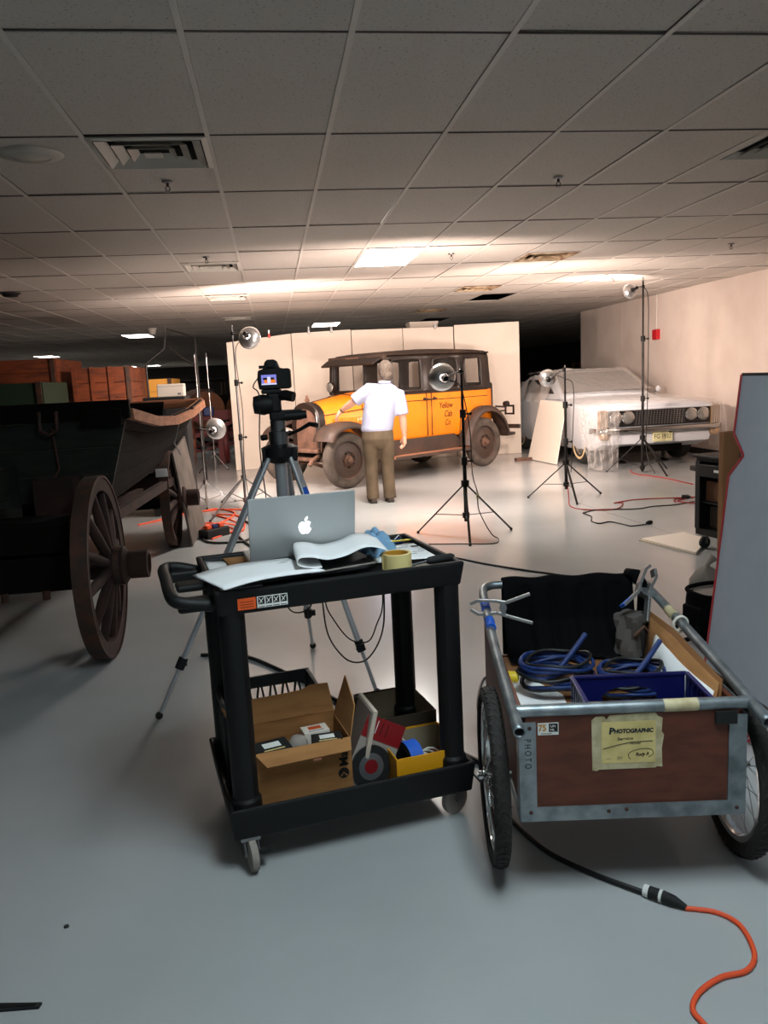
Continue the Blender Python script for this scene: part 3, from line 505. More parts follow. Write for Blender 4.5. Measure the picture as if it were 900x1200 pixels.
for sx in (-1, 1):
    MB().bx(sx*.875-.065, sx*.875+.065, -.005, .10, .60, .875).build('fender_lamp', 'amber', car, bevel=.02)
    for k in range(5): x = sx*.875-.052+k*.026; MB().bx(x-.004, x+.004, -.018, -.004, .61, .865).build('lamp_rib', 'chrome', car)
    MB().lathe([(.075, .05), (.078, -.02), (.05, -.05), (0, -.055)], (sx*.86, .02, .505), (0, 1, 0), 20).build('marker_lamp', 'amber', car, smooth=60)
bp = MB(); pts = [(-.99, .22), (-.97, .06), (-.85, -.05), (-.5, -.085), (0, -.095), (.5, -.085), (.85, -.05), (.97, .06), (.99, .22)]
bp.loft([[V((x, y+dy, z)) for dy, z in ((.05, .525), (-.02, .53), (-.045, .56), (-.04, .59), (0, .61), (.05, .61))] for x, y in pts]); bp.build('bumper', 'chrome_dull', car, smooth=60)
vl = MB(); vl.loft([[V((x, y+dy, z)) for dy, z in ((.05, .36), (-.0, .365), (-.02, .44), (0, .5), (.05, .5))] for x, y in [(-.78, .02), (-.4, -.01), (0, -.02), (.4, -.01), (.78, .02)]]); vl.build('valance', 'car_white', car, smooth=40)
pl = MB().bx(-.155, .155, -.075, -.065, .385, .535).build('number_plate', 'plate', car, bevel=.004); text_obj('FG 1932', .088, 'ink_black', pl, (0, -.0755, .43), (1, 0, 0), (0, 0, 1), align='CENTER', width=.88); MB().bx(.1, .145, -.0765, -.0755, .505, .53).build('plate_sticker', 'ink_black', pl)
for sx in (-1, 1):
    for y in (.98, 4.0):
        MB().lathe([(.2, -.09), (.3, -.1), (.345, -.06), (.35, 0), (.345, .06), (.3, .1), (.2, .09)], (sx*.78, y, .352), (1, 0, 0), 36).build('tyre', 'rubber', car, smooth=60)
        MB().lathe([(.235, .095), (.245, .104), (.265, .104), (.275, .099)], (sx*.78, y, .352), (sx, 0, 0), 36).build('whitewall', 'whitewall', car, smooth=60); MB().lathe([(0, .07), (.1, .075), (.18, .06), (.205, .085), (.2, .05)], (sx*.78, y, .352), (sx, 0, 0), 28).build('wheel_cover', 'chrome', car, smooth=40)
MB().bx(-.5, .5, .3, 4.6, .2, .3).build('chassis', 'wagon_dark', car)
for sx in (-.3, .42): MB().lathe([(.11, 0), (.1, .02), (.03, .05), (.03, .2)], (sx, .75, 0), n=10).build('jack_stand', 'black_metal', car, smooth=30)
MB().bar((.93, 2.12, 1.02), (.99, 2.1, 1.06), .02, .02).build('mirror_stem', 'chrome', car); MB().ball((1.0, 2.08, 1.09), .055, 8, (.8, .5, 1)).build('mirror', 'car_white', car, smooth=180)
# plastic sheet
ps = thing('plastic_sheet', 'crumpled clear plastic sheet taped over the white car', 'plastic sheet', (5.65, 11.25, 0))
rnd = random.Random(5)
def crump(x, y, a=.012): return a*(math.sin(x*9.1+y*5.3)+.7*math.sin(x*23+1.3-y*17)+.5*math.sin(y*41+x*11))
MB().grid(lambda u, v: V((-.90+1.80*u, .02+1.95*v, .965+.06*v-.03*abs(2*u-1)**6+.012+crump(u*2, v*2, .006))), 40, 40).build('hood_cover', 'plastic_film_thin', ps, smooth=180, fix=False)
MB().grid(lambda u, v: V(((-.80+1.60*u)*(1-.13*v), 1.93+.8*v, 1.085+.385*v+.02+crump(u*5, v*4.4, .007))), 36, 24).build('windscreen_cover', 'plastic_screen', ps, smooth=180, fix=False)
MB().grid(lambda u, v: V(((-.72+1.44*u), 2.72+1.4*v, 1.45+.03*math.sin(v*PI)-.03*abs(2*u-1)**4+.012+crump(u*2, v*3, .008))), 30, 24).build('roof_cover', 'plastic_film_thin', ps, smooth=180, fix=False)
def drape(u, v):    # hanging corner at the viewer's left of the nose
    x = -.985-.03*math.sin(v*7)+.0*u; ang = u; yy = .62-.75*min(1, u/.62); xx = -.99-.02*v
    if u > .62: yy = -.13-.02*v; xx = -.99+(u-.62)/.38*.30*(1-.15*v)
    f = .028*math.sin(u*34+v*3)*(.25+v)+.016*math.sin(u*71-v*9)+.012*math.sin(v*38+u*22)
    z = (.90 if u < .62 else .90)-v*(.885 if u > .3 else .885*(.35+.65*u/.3)); return V((xx-f*.8, yy-f, max(z, .012)))
MB().grid(drape, 60, 50).build('hanging_corner', 'plastic_film', ps, smooth=180, fix=False)
MB().grid(lambda u, v: V((.985+.02*v+.02*math.sin(u*25+v*4), .55-.62*u, .9-v*.62+.02*math.sin(u*19))), 30, 24).build('side_flap', 'plastic_film_thin', ps, smooth=180, fix=False)
MB().grid(lambda u, v: V((-.78-.18*v+.02*math.sin(u*22), 2.3+2.2*u, 1.40-.30*max(0, u-.5)-v*.45+.02*math.sin(u*31+v*5))), 40, 14).build('rear_flap', 'plastic_film', ps, smooth=180, fix=False)
tag(MB().grid(lambda u, v: V((5.30+.36*u, 14.5+.3*v, 1.485+.035*math.sin(u*PI)*math.sin(v*PI)+.006*math.sin(u*20+v*9))), 12, 10).build('paper_scrap', 'paper', smooth=180, solid=.004, fix=False), 'crumpled white cloth lying on the white car roof', 'cloth')

# ================================================================== the man, seen from behind; local x = viewer's right, y = away
man = thing('person', 'man in pale short-sleeved shirt and brown trousers reaching toward the cab', 'person', (1.235, 9.72, 0))
def ell(c, a, b, n=20, tilt=0, ry=0):
    out = []
    for k in range(n):
        q = 2*PI*k/n; p = V((a*math.cos(q), b*math.sin(q), 0)); p.rotate(MX.Rotation(ry, 3, 'Y')); out.append(V(c)+p)
    return out
bd = MB()   # one continuous body: torso, neck, head, arms, hands, legs
bd.loft([ell((.0, 0, .72), .15, .1), ell((.01, 0, .95), .16, .11), ell((.05, 0, 1.2), .17, .11), ell((.1, 0, 1.34), .17, .10, ry=-.25), ell((.12, 0, 1.42), .07, .065)])
bd.loft([ell((.115, 0, 1.38), .066, .066), ell((.128, .01, 1.45), .058, .06), ell((.135, .02, 1.5), .056, .062)])
bd.ball((.140, .035, 1.585), .108, 14, (.74, .9, 1.0)); bd.ball((.140, .075, 1.53), .07, 10, (.82, .8, .95)); bd.ball((.165, .135, 1.555), .018, 6, (.8, 1.2, 1.2))
for sx in (-1, 1): bd.ball((.14+sx*.08, .035, 1.57), .03, 8, (.35, .7, 1.1))
def arm(sh_, el, wr_, hd_, r=(.058, .047, .04, .028)):
    bd.tube([sh_, V(sh_).lerp(V(el), .5), el, V(el).lerp(V(wr_), .35), wr_, V(wr_).lerp(V(hd_), .3)], [r[0], r[0]*.92, r[1], r[1]*.98, r[3], r[3]], 12)
    for p, rr in ((sh_, r[0]), (el, r[1])): bd.ball(p, rr, 8)
def hand(wr_, tip, side, spread):        # palm, four fingers of unequal length, thumb from the side of the palm
    wr_, tip, side = V(wr_), V(tip), V(side).normalized(); d = (tip-wr_); L = d.length; d.normalize(); side = (side-d*side.dot(d)).normalized(); nn = d.cross(side)
    bd.loft([[wr_+d*(L*t)+side*a*w_+nn*b*.016 for a, b in ((-1, -1), (-.5, -1.3), (.5, -1.3), (1, -1), (1, 1), (.5, 1.3), (-.5, 1.3), (-1, 1))] for t, w_ in ((-.05, .024), (.15, .034), (.5, .042), (.56, .04))])
    for k, (o_, l_) in enumerate(((-.031, .40), (-.0105, .48), (.0105, .45), (.031, .36))):
        b0 = wr_+d*L*.48+side*o_; b1 = b0+d*L*l_*.45+side*o_*spread+nn*.006; b2 = b1+d*L*l_*.35+nn*.018; b3 = b2+d*L*l_*.22+nn*.02; bd.tube([b0, b1, b2, b3], [.0095, .009, .0085, .007], 8)
    t0 = wr_+d*L*.16-side*.03; t1 = t0+d*L*.2-side*.03+nn*.012; t2 = t1+d*L*.22-side*.006+nn*.012; bd.tube([t0, t1, t2], [.0125, .011, .009], 8)
LS, LE, LWr, LT = (-.07, .01, 1.375), (-.27, .06, 1.235), (-.405, .20, 1.135), (-.50, .27, 1.02)
RS, RE, RWr, RT = (.28, .0, 1.29), (.315, -.03, 1.03), (.335, .02, .79), (.325, .045, .625)
arm(LS, LE, LWr, LT); hand(LWr, LT, (.3, .85, 0), .25); arm(RS, RE, RWr, RT); hand(RWr, RT, (.25, -.9, 0), .12)
for x in (-.095, .1): bd.tube([(x*.8, 0, .76), (x, .01, .45), (x, .0, .1)], [.075, .055, .04], 12)
bd.build('body', 'skin', man, remesh=.0065)
sh2 = MB(); sh2.loft([ell((.0, 0, .865), .186, .142), ell((.0, 0, .90), .200, .152), ell((.01, 0, .96), .198, .150), ell((.03, -.005, 1.08), .20, .145), ell((.055, -.008, 1.2), .203, .14), ell((.085, -.006, 1.3), .195, .13, ry=-.12), ell((.10, -.003, 1.365), .165, .105, ry=-.2), ell((.115, .0, 1.41), .095, .08, ry=-.15), ell((.12, .002, 1.445), .072, .074)])
for a, b, r0, r1 in ((LS, LE, .085, .083), (RS, RE, .088, .082)):
    a, b = V(a), V(b); e = a.lerp(b, .92); sh2.tube([a.lerp(V((.1, 0, 1.33)), .45), a, a.lerp(b, .5), e], [.09, r0, r0*.98, r1], 16)
sh2.build('shirt', 'shirt', man, remesh=.011)
cl_ = MB().loft([ell((.118, .0, 1.435), .082, .082), ell((.126, .006, 1.475), .073, .075)], caps=False).build('collar', 'shirt', man, smooth=180, solid=.006)
tr = MB(); tr.loft([ell((0, 0, .93), .178, .132), ell((0, 0, .88), .192, .145), ell((0, -.01, .78), .2, .155), ell((0, 0, .70), .19, .14), ell((0, 0, .66), .12, .1)])
for x, lean in ((-.095, -.0), (.105, .01)):
    tr.loft([ell((x*.9, -.005, .80), .10, .13), ell((x, -.005, .64), .098, .11), ell((x, .012, .45), .082, .088), ell((x+lean*.5, -.005, .25), .076, .085), ell((x+lean, -.01, .10), .078, .09), ell((x+lean, -.01, .045), .08, .095)])
tr.build('trousers', 'trousers', man, remesh=.012)
MB().loft([ell((0, 0, .905), .192, .146), ell((0, 0, .925), .19, .144)], caps=False).build('belt', 'shoe', man, solid=.006, smooth=180)
for x in (-.095, .115):
    so = MB(); so.loft([[V((x+a*w_, y, z)) for a, z in ((-1, .02), (-.9, h_*.6), (-.4, h_), (.4, h_), (.9, h_*.6), (1, .02))] for y, w_, h_ in ((-.11, .026, .06), (-.085, .038, .085), (-.02, .042, .09), (.06, .048, .075), (.13, .048, .055), (.175, .034, .04), (.185, .02, .03))]); so.build('shoe', 'shoe', man, smooth=50, bevel=.004); MB().prism([(-.036, -.115), (.036, -.115), (.048, .0), (.052, .1), (.04, .18), (-.04, .18), (-.052, .1), (-.046, 0)], (x, 0, 0), (1, 0, 0), (0, 1, 0), .02).build('sole', 'black_rough', man)
hr = MB(); hr.ball((.140, .012, 1.60), .12, 14, (.78, .88, 1.0)); hr.ball((.139, -.03, 1.545), .078, 10, (1.05, .85, 1.0)); hr.tube([(.14, -.035, 1.53), (.136, -.03, 1.475)], [.066, .05], 12)
ho = hr.build('hair', 'hair', man, remesh=.009)
cu = MB(); cu.lathe([(.032, -.008), (.034, 0), (.032, .008)], V(LE).lerp(V(LWr), .93), V(LWr)-V(LE), 14); cu.build('wristwatch', 'black_rough', man, smooth=60)
for x in (.112, .17):
    ey = MB().ball((x, .122, 1.585), .0125, 8).build('eye', 'paper', man, smooth=180); MB().ball((x, .1305, 1.585), .006, 6).build('iris', 'ink_black', ey, smooth=180)
MB().tube([(.12, .128, 1.512), (.14, .134, 1.51), (.162, .128, 1.512)], .005, 6).build('mouth', 'red_card', man)

# ================================================================== old dark freight wagon at the left
wag = thing('freight_wagon', 'dark green wooden freight wagon with big spoked wheels at the left', 'wagon', (-1.6, 6.6, 0))
WO = V((-1.6, 6.6, 0))
def wl(p): return V(p)-WO
def spoked(x, y, r, parent, side=1, ns=12, nm='wheel', dish=.05):
    # one wheel = part with its own pieces
    c = wl((x, y, r)); root = MB().lathe([(r-.085, -.032), (r-.012, -.036), (r-.012, .036), (r-.085, .032), (r-.085, -.032)], c, (1, 0, 0), 48).build(nm, 'wagon_red', parent, smooth=30)
    MB().lathe([(r-.013, -.042), (r, -.042), (r, .042), (r-.013, .042)], c, (1, 0, 0), 48).build('iron_tyre', 'iron', root, smooth=30)
    for k in range(ns):
        a = 2*PI*k/ns+.15; d = V((0, math.cos(a), math.sin(a))); MB().tube([c+d*.08+V((side*dish, 0, 0)), c+d*(r*.5)+V((side*dish*.5, 0, 0)), c+d*(r-.08)], [.027, .03, .022], 8).build('spoke', 'wagon_red', root, smooth=60)
    MB().lathe([(0, -.13), (.07, -.13), (.075, -.06), (.105, -.04), (.11, .08), (.085, .1), (.075, .1), (.08, .11), (.08, .21), (.06, .215), (.055, .17), (0, .17)], c+V((side*dish, 0, 0)), (side, 0, 0), 24).build('hub', 'wagon_red', root, smooth=30)
    MB().lathe([(.1115, .03), (.114, .03), (.114, .06), (.1115, .06)], c+V((side*dish, 0, 0)), (side, 0, 0), 24).build('hub_band', 'iron', root)
for x, y, r, sd in ((-1.03, 4.65, .52, 1), (-2.55, 4.65, .52, -1), (-1.03, 7.85, .46, 1), (-2.55, 7.85, .46, -1)): spoked(x, y, r, wag, sd)
MB().bx(*[q for q in (-2.45+1.6, -1.13+1.6)], 4.55-6.6, 4.75-6.6, .42, .62).build('rear_axle', 'wagon_dark', wag, bevel=.015); MB().bx(-2.4+1.6, -1.15+1.6, 4.52-6.6, 4.78-6.6, .64, .82).build('rear_bolster', 'wagon_dark', wag, bevel=.015)
MB().bx(-2.45+1.6, -1.13+1.6, 7.77-6.6, 7.93-6.6, .38, .54).build('front_axle', 'wagon_dark', wag, bevel=.015); MB().bx(-2.4+1.6, -1.1+1.6, 7.7-6.6, 8.0-6.6, .56, .70).build('front_bolster', 'wagon_red', wag, bevel=.015)
MB().bx(-1.86+1.6, -1.72+1.6, 4.3-6.6, 8.4-6.6, .50, .6).build('reach_beam', 'wagon_dark', wag); MB().bar(wl((-1.16, 5.3, .66)), wl((-1.0, 7.9, .64)), .06, .07).build('side_beam', 'wagon_red', wag); MB().bx(-1.16+1.6, -1.0+1.6, 7.72-6.6, 7.95-6.6, .48, .74).build('stake_block', 'wagon_red', wag, bevel=.01)
MB().bar(wl((-1.75, 5.0, .62)), wl((-1.15, 6.9, .66)), .05, .06).build('hound', 'wagon_red', wag); MB().bar(wl((-1.85, 5.0, .62)), wl((-2.4, 6.9, .66)), .05, .06).build('hound', 'wagon_red', wag)
for k in range(5): MB().cyl(wl((-2.2+.22*k, 4.55, .43)), wl((-2.2+.22*k, 4.55, .38)), .022, n=6).build('bolt', 'iron', wag)
# boat-shaped bed: flared side planks with a sheer line
XS = [(5.2, -.885, -1.05, 1.40), (6.0, -.84, -1.06, 1.315), (6.8, -.80, -1.06, 1.285), (7.7, -.755, -1.05, 1.31), (8.6, -.72, -1.02, 1.375)]
for k in range(4):         # four planks per side
    for sx in (1, -1):
        g = []
        for y, xt, xb, zt in XS:
            zb = .84; f0, f1 = k/4+.004, (k+1)/4-.004
            pt = lambda f: V((-1.78+sx*(xb+(xt-xb)*f**1.4+1.78), y, zb+(zt-zb)*f)); a, b = pt(f0), pt(f1); nrm = V((-sx*.03, 0, .006)); g.append([wl(a), wl(b), wl(b+nrm), wl(a+nrm)])
        MB().loft(g).build('side_plank', 'wagon_dark', wag)  # darker than the tail boards: the shade on the flanks is put into the colour
rl = MB(); rl.loft([[wl((xt-.05, y, zt)), wl((xt+.02, y, zt-.005)), wl((xt+.025, y, zt-.075)), wl((xt-.02, y, zt-.075))] for y, xt, xb, zt in XS]); rl.build('top_rail', 'wagon_tan', wag, smooth=30)
rl = MB(); rl.loft([[wl((-3.56-xt+.05, y, zt)), wl((-3.56-xt-.02, y, zt-.005)), wl((-3.56-xt-.025, y, zt-.075)), wl((-3.56-xt+.02, y, zt-.075))] for y, xt, xb, zt in XS]); rl.build('top_rail', 'wagon_tan', wag, smooth=30)
MB().bar(wl((-2.82, 8.62, 1.345)), wl((-.72, 8.62, 1.345)), .06, .09).build('front_top_board', 'wagon_tan', wag, bevel=.008)
for k in range(3): MB().prism([(-2.54+.04*k-.0, .84+.18*k), (-1.02-.1*k*.6, .84+.18*k), (-1.02-.1*(k+1)*.3, .84+.18*(k+1)-.006), (-2.54-.06*(k+1), .84+.18*(k+1)-.006)], wl((0, 8.6, 0)), (1, 0, 0), (0, 0, 1), .03).build('front_board', 'wagon_dark', wag)
# tail boards facing the camera
for k in range(3):
    z0, z1 = .84+k*.165, .84+(k+1)*.165-.006; xr = lambda z: -1.055+(z-.84)/.56*.165; MB().prism([(-3.56-xr(z0), z0), (xr(z0), z0), (xr(z1), z1), (-3.56-xr(z1), z1)], wl((0, 5.21, 0)), (1, 0, 0), (0, 0, 1), .035).build('tail_board', 'wagon_green', wag)
MB().bx(-2.72+1.6, -.875+1.6, 5.13-6.6, 5.2-6.6, 1.335, 1.45).build('tail_rail', 'wagon_dark', wag, bevel=.01); MB().bx(-1.16+1.6, -.92+1.6, 5.08-6.6, 5.21-6.6, 1.30, 1.40).build('corner_block', 'wagon_dark', wag, bevel=.01)
for x in (-2.2, -1.35): MB().tube([wl(p) for p in ((x-.05, 5.11, 1.40), (x-.05, 5.09, 1.29), (x, 5.09, 1.26), (x+.05, 5.09, 1.29), (x+.05, 5.11, 1.40))], .012, 6).build('iron_staple', 'iron', wag); MB().tube([wl(p) for p in ((x, 5.16, 1.3), (x+.02, 5.15, 1.05), (x-.01, 5.14, 1.0))], .008, 6).build('chain_hook', 'iron', wag)
MB().bx(-2.6+1.6, -1.08+1.6, 5.2-6.6, 8.6-6.6, .80, .84).build('bed_floor', 'wagon_dark', wag)
# curved green chest slung behind the tail
ub = MB(); ub.loft([[wl((-1.62-.12*(1-t_)**2, 4.98-.1*math.sin(t_*PI/2), .74+.34*t_)), wl((-2.75, 4.98-.1*math.sin(t_*PI/2), .74+.34*t_)), wl((-2.75, 5.18, .74+.34*t_)), wl((-1.58, 5.18, .74+.34*t_))] for t_ in (0, .2, .5, 1)]); ub.build('tool_chest', 'wagon_green', wag, bevel=.01); MB().bx(-2.76+1.6, -1.56+1.6, 4.86-6.6, 4.9-6.6, .86, .9).build('chest_band', 'wagon_green', wag); MB().bx(-1.46+1.6, -1.22+1.6, 5.0-6.6, 5.19-6.6, .74, 1.0).build('step_box', 'wagon_red', wag, bevel=.008)
MB().tube([wl(p) for p in ((-.80, 6.9, 1.28), (-.79, 6.9, 1.2), (-.84, 6.9, 1.05), (-.8, 6.95, .95))], .006, 6).build('tie_wire', 'steel', wag)
for y in (7.6, 8.1): MB().ball(wl((-.735, y, 1.32)), .018, 6).build('rivet', 'iron', wag)
tag(MB().bx(-.05, .05, -.006, .006, .03, .10).build('paper_tag', 'paper'), 'small white tag hanging below the wagon bed', 'tag').location = (-1.0, 7.15, .72)

# leaning grey plank by the wagon front wheel
gb = MB().prism([(0, 0), (1.0, .0), (.97, 1.0), (.05, .9)], (-.87, 7.72, .012), V((.04, 1.0, 0)), V((-.13, 0, .99)), .02).build('plank', 'plank_grey', bevel=.003); tag(gb, 'weathered grey board leaning against the dark wagon front wheel', 'board')

# ================================================================== far left: painted wagon boxes and clutter in the dark
def wagon_box(label, x0, x1, y0, y1, z0, z1, m, group='painted wagons in the dark', nb=3, flare=.06, gear=True, wheels=True):
    t = thing('wagon', label, 'wagon', ((x0+x1)/2, (y0+y1)/2, 0), 0, group); w_, l_ = (x1-x0)/2, (y1-y0)/2
    for k in range(nb):
        a, b = z0+(z1-z0)*k/nb, z0+(z1-z0)*(k+1)/nb-.008
        for sy in (-1, 1): MB().bx(-w_, w_, sy*l_-.015, sy*l_+.015, a, b).build('board', m, t)
        for sx in (-1, 1): MB().bx(sx*w_-.015, sx*w_+.015, -l_+.016, l_-.016, a, b).build('side_board', m, t)
    for x in (-w_*.98, -w_*.33, w_*.33, w_*.98): MB().bx(x-.03, x+.03, -l_-.04, -l_-.016, z0, z1).build('stake', 'iron' if x > w_*.9 else m, t)
    MB().bx(-w_, w_, -l_, l_, z0-.04, z0).build('bed', m, t)
    if wheels:
        for sy in (-1, 1):
            MB().bx(-w_-.1, w_+.1, sy*l_*.7-.06, sy*l_*.7+.06, .42, z0-.04).build('axle_bolster', 'wagon_dark', t)
            for sx in (-1, 1):
                c = V((sx*(w_+.14), sy*l_*.7, .5)); wh = MB().lathe([(.43, -.03), (.5, -.03), (.5, .03), (.43, .03), (.43, -.03)], c, (1, 0, 0), 32).build('wheel', 'wagon_orange', t)
                for k in range(10): a = k*PI/5; MB().cyl(c, c+V((0, math.cos(a), math.sin(a)))*.44, .02, n=6).build('spoke', 'wagon_orange', wh)
                MB().cyl(c-V((.08, 0, 0)), c+V((.08, 0, 0)), .08, n=12).build('hub', 'wagon_orange', wh)
    return t
wagon_box('tall orange box wagon at the left picture edge', -5.6, -3.0, 12.0, 13.6, 1.25, 2.01, 'wagon_orange', nb=4)
wagon_box('lower orange box wagon right of the tall one', -2.78, -2.02, 12.1, 13.8, 1.2, 1.86, 'wagon_orange', nb=3, wheels=False)
wagon_box('small yellow wagon box behind the dark wagon', -2.9, -1.66, 13.9, 15.2, 1.05, 1.68, 'wagon_yellow', nb=3)
wagon_box('dark green wagon box in front of the orange wagons', -4.9, -2.68, 10.0, 11.2, 1.1, 1.66, 'green_paint', nb=2)
t = thing('trestle', 'dark trestle carrying the lower orange box wagon', 'trestle', (-2.48, 12.95, 0))
for sx in (-.35, .35):
    for sy in (-.6, .6): MB().bx(sx-.04, sx+.04, sy-.04, sy+.04, 0, 1.1).build('leg', 'wagon_dark', t)
for sy in (-.6, .6): MB().bx(-.4, .4, sy-.05, sy+.05, 1.1, 1.16).build('beam', 'wagon_dark', t)
t = thing('white_box', 'white oblong box standing above the wagon rail', 'box', (-1.19, 10.0, 1.41)); MB().bx(-.155, .155, -.12, .12, 0, .15).build('body', 'foam', t, bevel=.01); MB().bx(.08, .12, -.123, -.12, .02, .04).build('mark', 'paper_print', t); MB().bx(-.157, .157, -.122, .122, .12, .124).build('lid_seam', 'grey_board', t)
t = thing('black_cabinet', 'black cabinet under the white oblong box', 'cabinet', (-1.26, 10.05, 0)); MB().bx(-.24, .24, -.3, .3, .08, 1.41).build('body', 'black_rough', t, bevel=.01)
for sx in (-.115, .115): d = MB().bx(sx-.11, sx+.11, -.32, -.3, .12, 1.36).build('door', 'black_rough', t, bevel=.004); MB().bx(sx*.3-.01, sx*.3+.01, -.335, -.32, .7, .82).build('handle', 'steel', d)
for sx in (-.2, .2): MB().bx(sx-.03, sx+.03, -.28, .28, 0, .08).build('foot', 'black_rough', t)
def barrel(label, x, y, z, r, L, rot):
    t = thing('barrel', label, 'barrel', (x, y, z), rot, 'barrels in the dark'); MB().lathe([(0, -L/2), (r*.85, -L/2), (r, -L/6), (r, L/6), (r*.85, L/2), (0, L/2)], (0, 0, 0), (0, 1, 0), 28).build('staves', 'clutter_brown', t, smooth=30)
    for h in (-.35, -.15, .15, .35): MB().lathe([(r*(.93 if abs(h) > .3 else 1.005), h*L-.02), (r*(.95 if abs(h) > .3 else 1.012), h*L-.02), (r*(.95 if abs(h) > .3 else 1.012), h*L+.02), (r*(.93 if abs(h) > .3 else 1.005), h*L+.02)], (0, 0, 0), (0, 1, 0), 28).build('hoop', 'iron', t)
    return t
barrel('brown barrel on its side behind the chrome stands', -1.5, 17.2, 1.05, .42, 1.0, .4); barrel('second brown barrel further right behind the chrome stands', -.55, 18.2, 1.0, .42, 1.0, -.2)
t = thing('barrel_rack', 'dark red rack carrying the barrels', 'rack', (-1.1, 17.6, 0))
for sx in (-1.1, 1.1):
    for sy in (-.8, 1.0): MB().bx(sx-.05, sx+.05, sy-.05, sy+.05, 0, .6).build('post', 'red_paint', t)
for sy in (-.8, 1.0): MB().bx(-1.2, 1.2, sy-.05, sy+.05, .5, .58).build('beam', 'red_paint', t)
for sy in (-.8, 1.0): MB().bar((-1.1, sy, .1), (1.1, sy, .5), .05, .05).build('diagonal_brace', 'red_paint', t)
t = thing('red_implement', 'red painted farm implement frame behind the low lamp', 'implement', (-1.3, 15.9, 0))
MB().bar((-.9, 0, .35), (.6, 0, .85), .07, .07).build('draw_bar', 'red_paint', t); MB().bar((-.8, .3, .95), (.55, .3, .95), .08, .2).build('seat_board', 'red_paint', t); MB().lathe([(.34, -.03), (.4, -.03), (.4, .03), (.34, .03), (.34, -.03)], (.35, .2, .4), (1, 0, 0), 28).build('wheel', 'red_paint', t)
for k in range(8): a = k*PI/4; MB().cyl((.35, .2, .4), (.35, .2+.36*math.cos(a), .4+.36*math.sin(a)), .014, n=6).build('spoke', 'red_paint', t)
MB().bx(.2, .3, .0, .1, 0, .9).build('upright', 'red_paint', t); MB().bx(-.8, -.7, 0, .1, 0, .95).build('upright', 'red_paint', t); MB().bx(-.05, .15, .1, .3, .95, 1.12).build('blue_can', 'cable_blue', t, bevel=.02)
t = thing('dark_carriage', 'dark carriage with a canopy in the unlit hall behind', 'carriage', (-2.6, 20.5, 0)); MB().bx(-1.6, 1.6, -.7, .7, .7, 1.3).build('body', 'wagon_dark', t, bevel=.08); MB().bx(-1.5, 1.5, -.75, .75, 1.62, 1.7).build('canopy', 'wagon_dark', t, bevel=.04)
for sx in (-1.4, 0, 1.4):
    for sy in (-.65, .65): MB().cyl((sx, sy, 1.3), (sx, sy, 1.64), .025, n=6).build('canopy_post', 'iron', t)
for sx in (-1.0, 1.0):
    for sy in (-.85, .85): MB().lathe([(.5, -.03), (.58, -.03), (.58, .03), (.5, .03), (.5, -.03)], (sx, sy, .58), (0, 1, 0), 28).build('wheel', 'wagon_dark', t); MB().cyl((sx, -.85, .58), (sx, .85, .58), .04, n=8).build('axle', 'wagon_dark', t)
t = thing('pipe_frame', 'bent black pipe frame rising above the white box', 'frame', (-1.35, 13.0, 0)); MB().tube([(-.55, 0, 1.9), (-.25, 0, 2.12), (-.2, 0, 2.42), (.22, 0, 2.28), (.22, 0, 1.4), (.22, 0, .02)], .016, 8).build('bent_pipe', 'black_metal', t, smooth=60); MB().tube([(-.2, 0, 2.15), (.0, 0, 1.98), (.22, 0, 1.82)], .014, 8).build('stay', 'black_metal', t, smooth=60); MB().tube([(-.55, 0, 1.9), (-.55, 0, .02)], .016, 8).build('post', 'black_metal', t, smooth=60)
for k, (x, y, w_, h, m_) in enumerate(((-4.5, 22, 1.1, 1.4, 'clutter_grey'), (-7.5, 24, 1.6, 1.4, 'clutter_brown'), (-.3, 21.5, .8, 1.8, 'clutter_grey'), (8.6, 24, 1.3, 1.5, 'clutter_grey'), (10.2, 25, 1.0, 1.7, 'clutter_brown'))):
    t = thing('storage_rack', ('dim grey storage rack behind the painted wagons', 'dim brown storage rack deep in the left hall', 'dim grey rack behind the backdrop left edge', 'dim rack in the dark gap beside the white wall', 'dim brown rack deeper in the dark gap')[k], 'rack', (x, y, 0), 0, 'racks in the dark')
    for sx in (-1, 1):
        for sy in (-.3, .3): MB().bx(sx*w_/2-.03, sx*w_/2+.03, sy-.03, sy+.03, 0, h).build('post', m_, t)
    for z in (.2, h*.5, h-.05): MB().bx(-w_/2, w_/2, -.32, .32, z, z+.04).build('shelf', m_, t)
    for z, ww in ((.24, .7), (h*.5+.04, .55)): MB().bx(-w_*ww/2, w_*ww/2, -.25, .25, z, z+.36).build('stored_case', 'wagon_dark', t, bevel=.02)

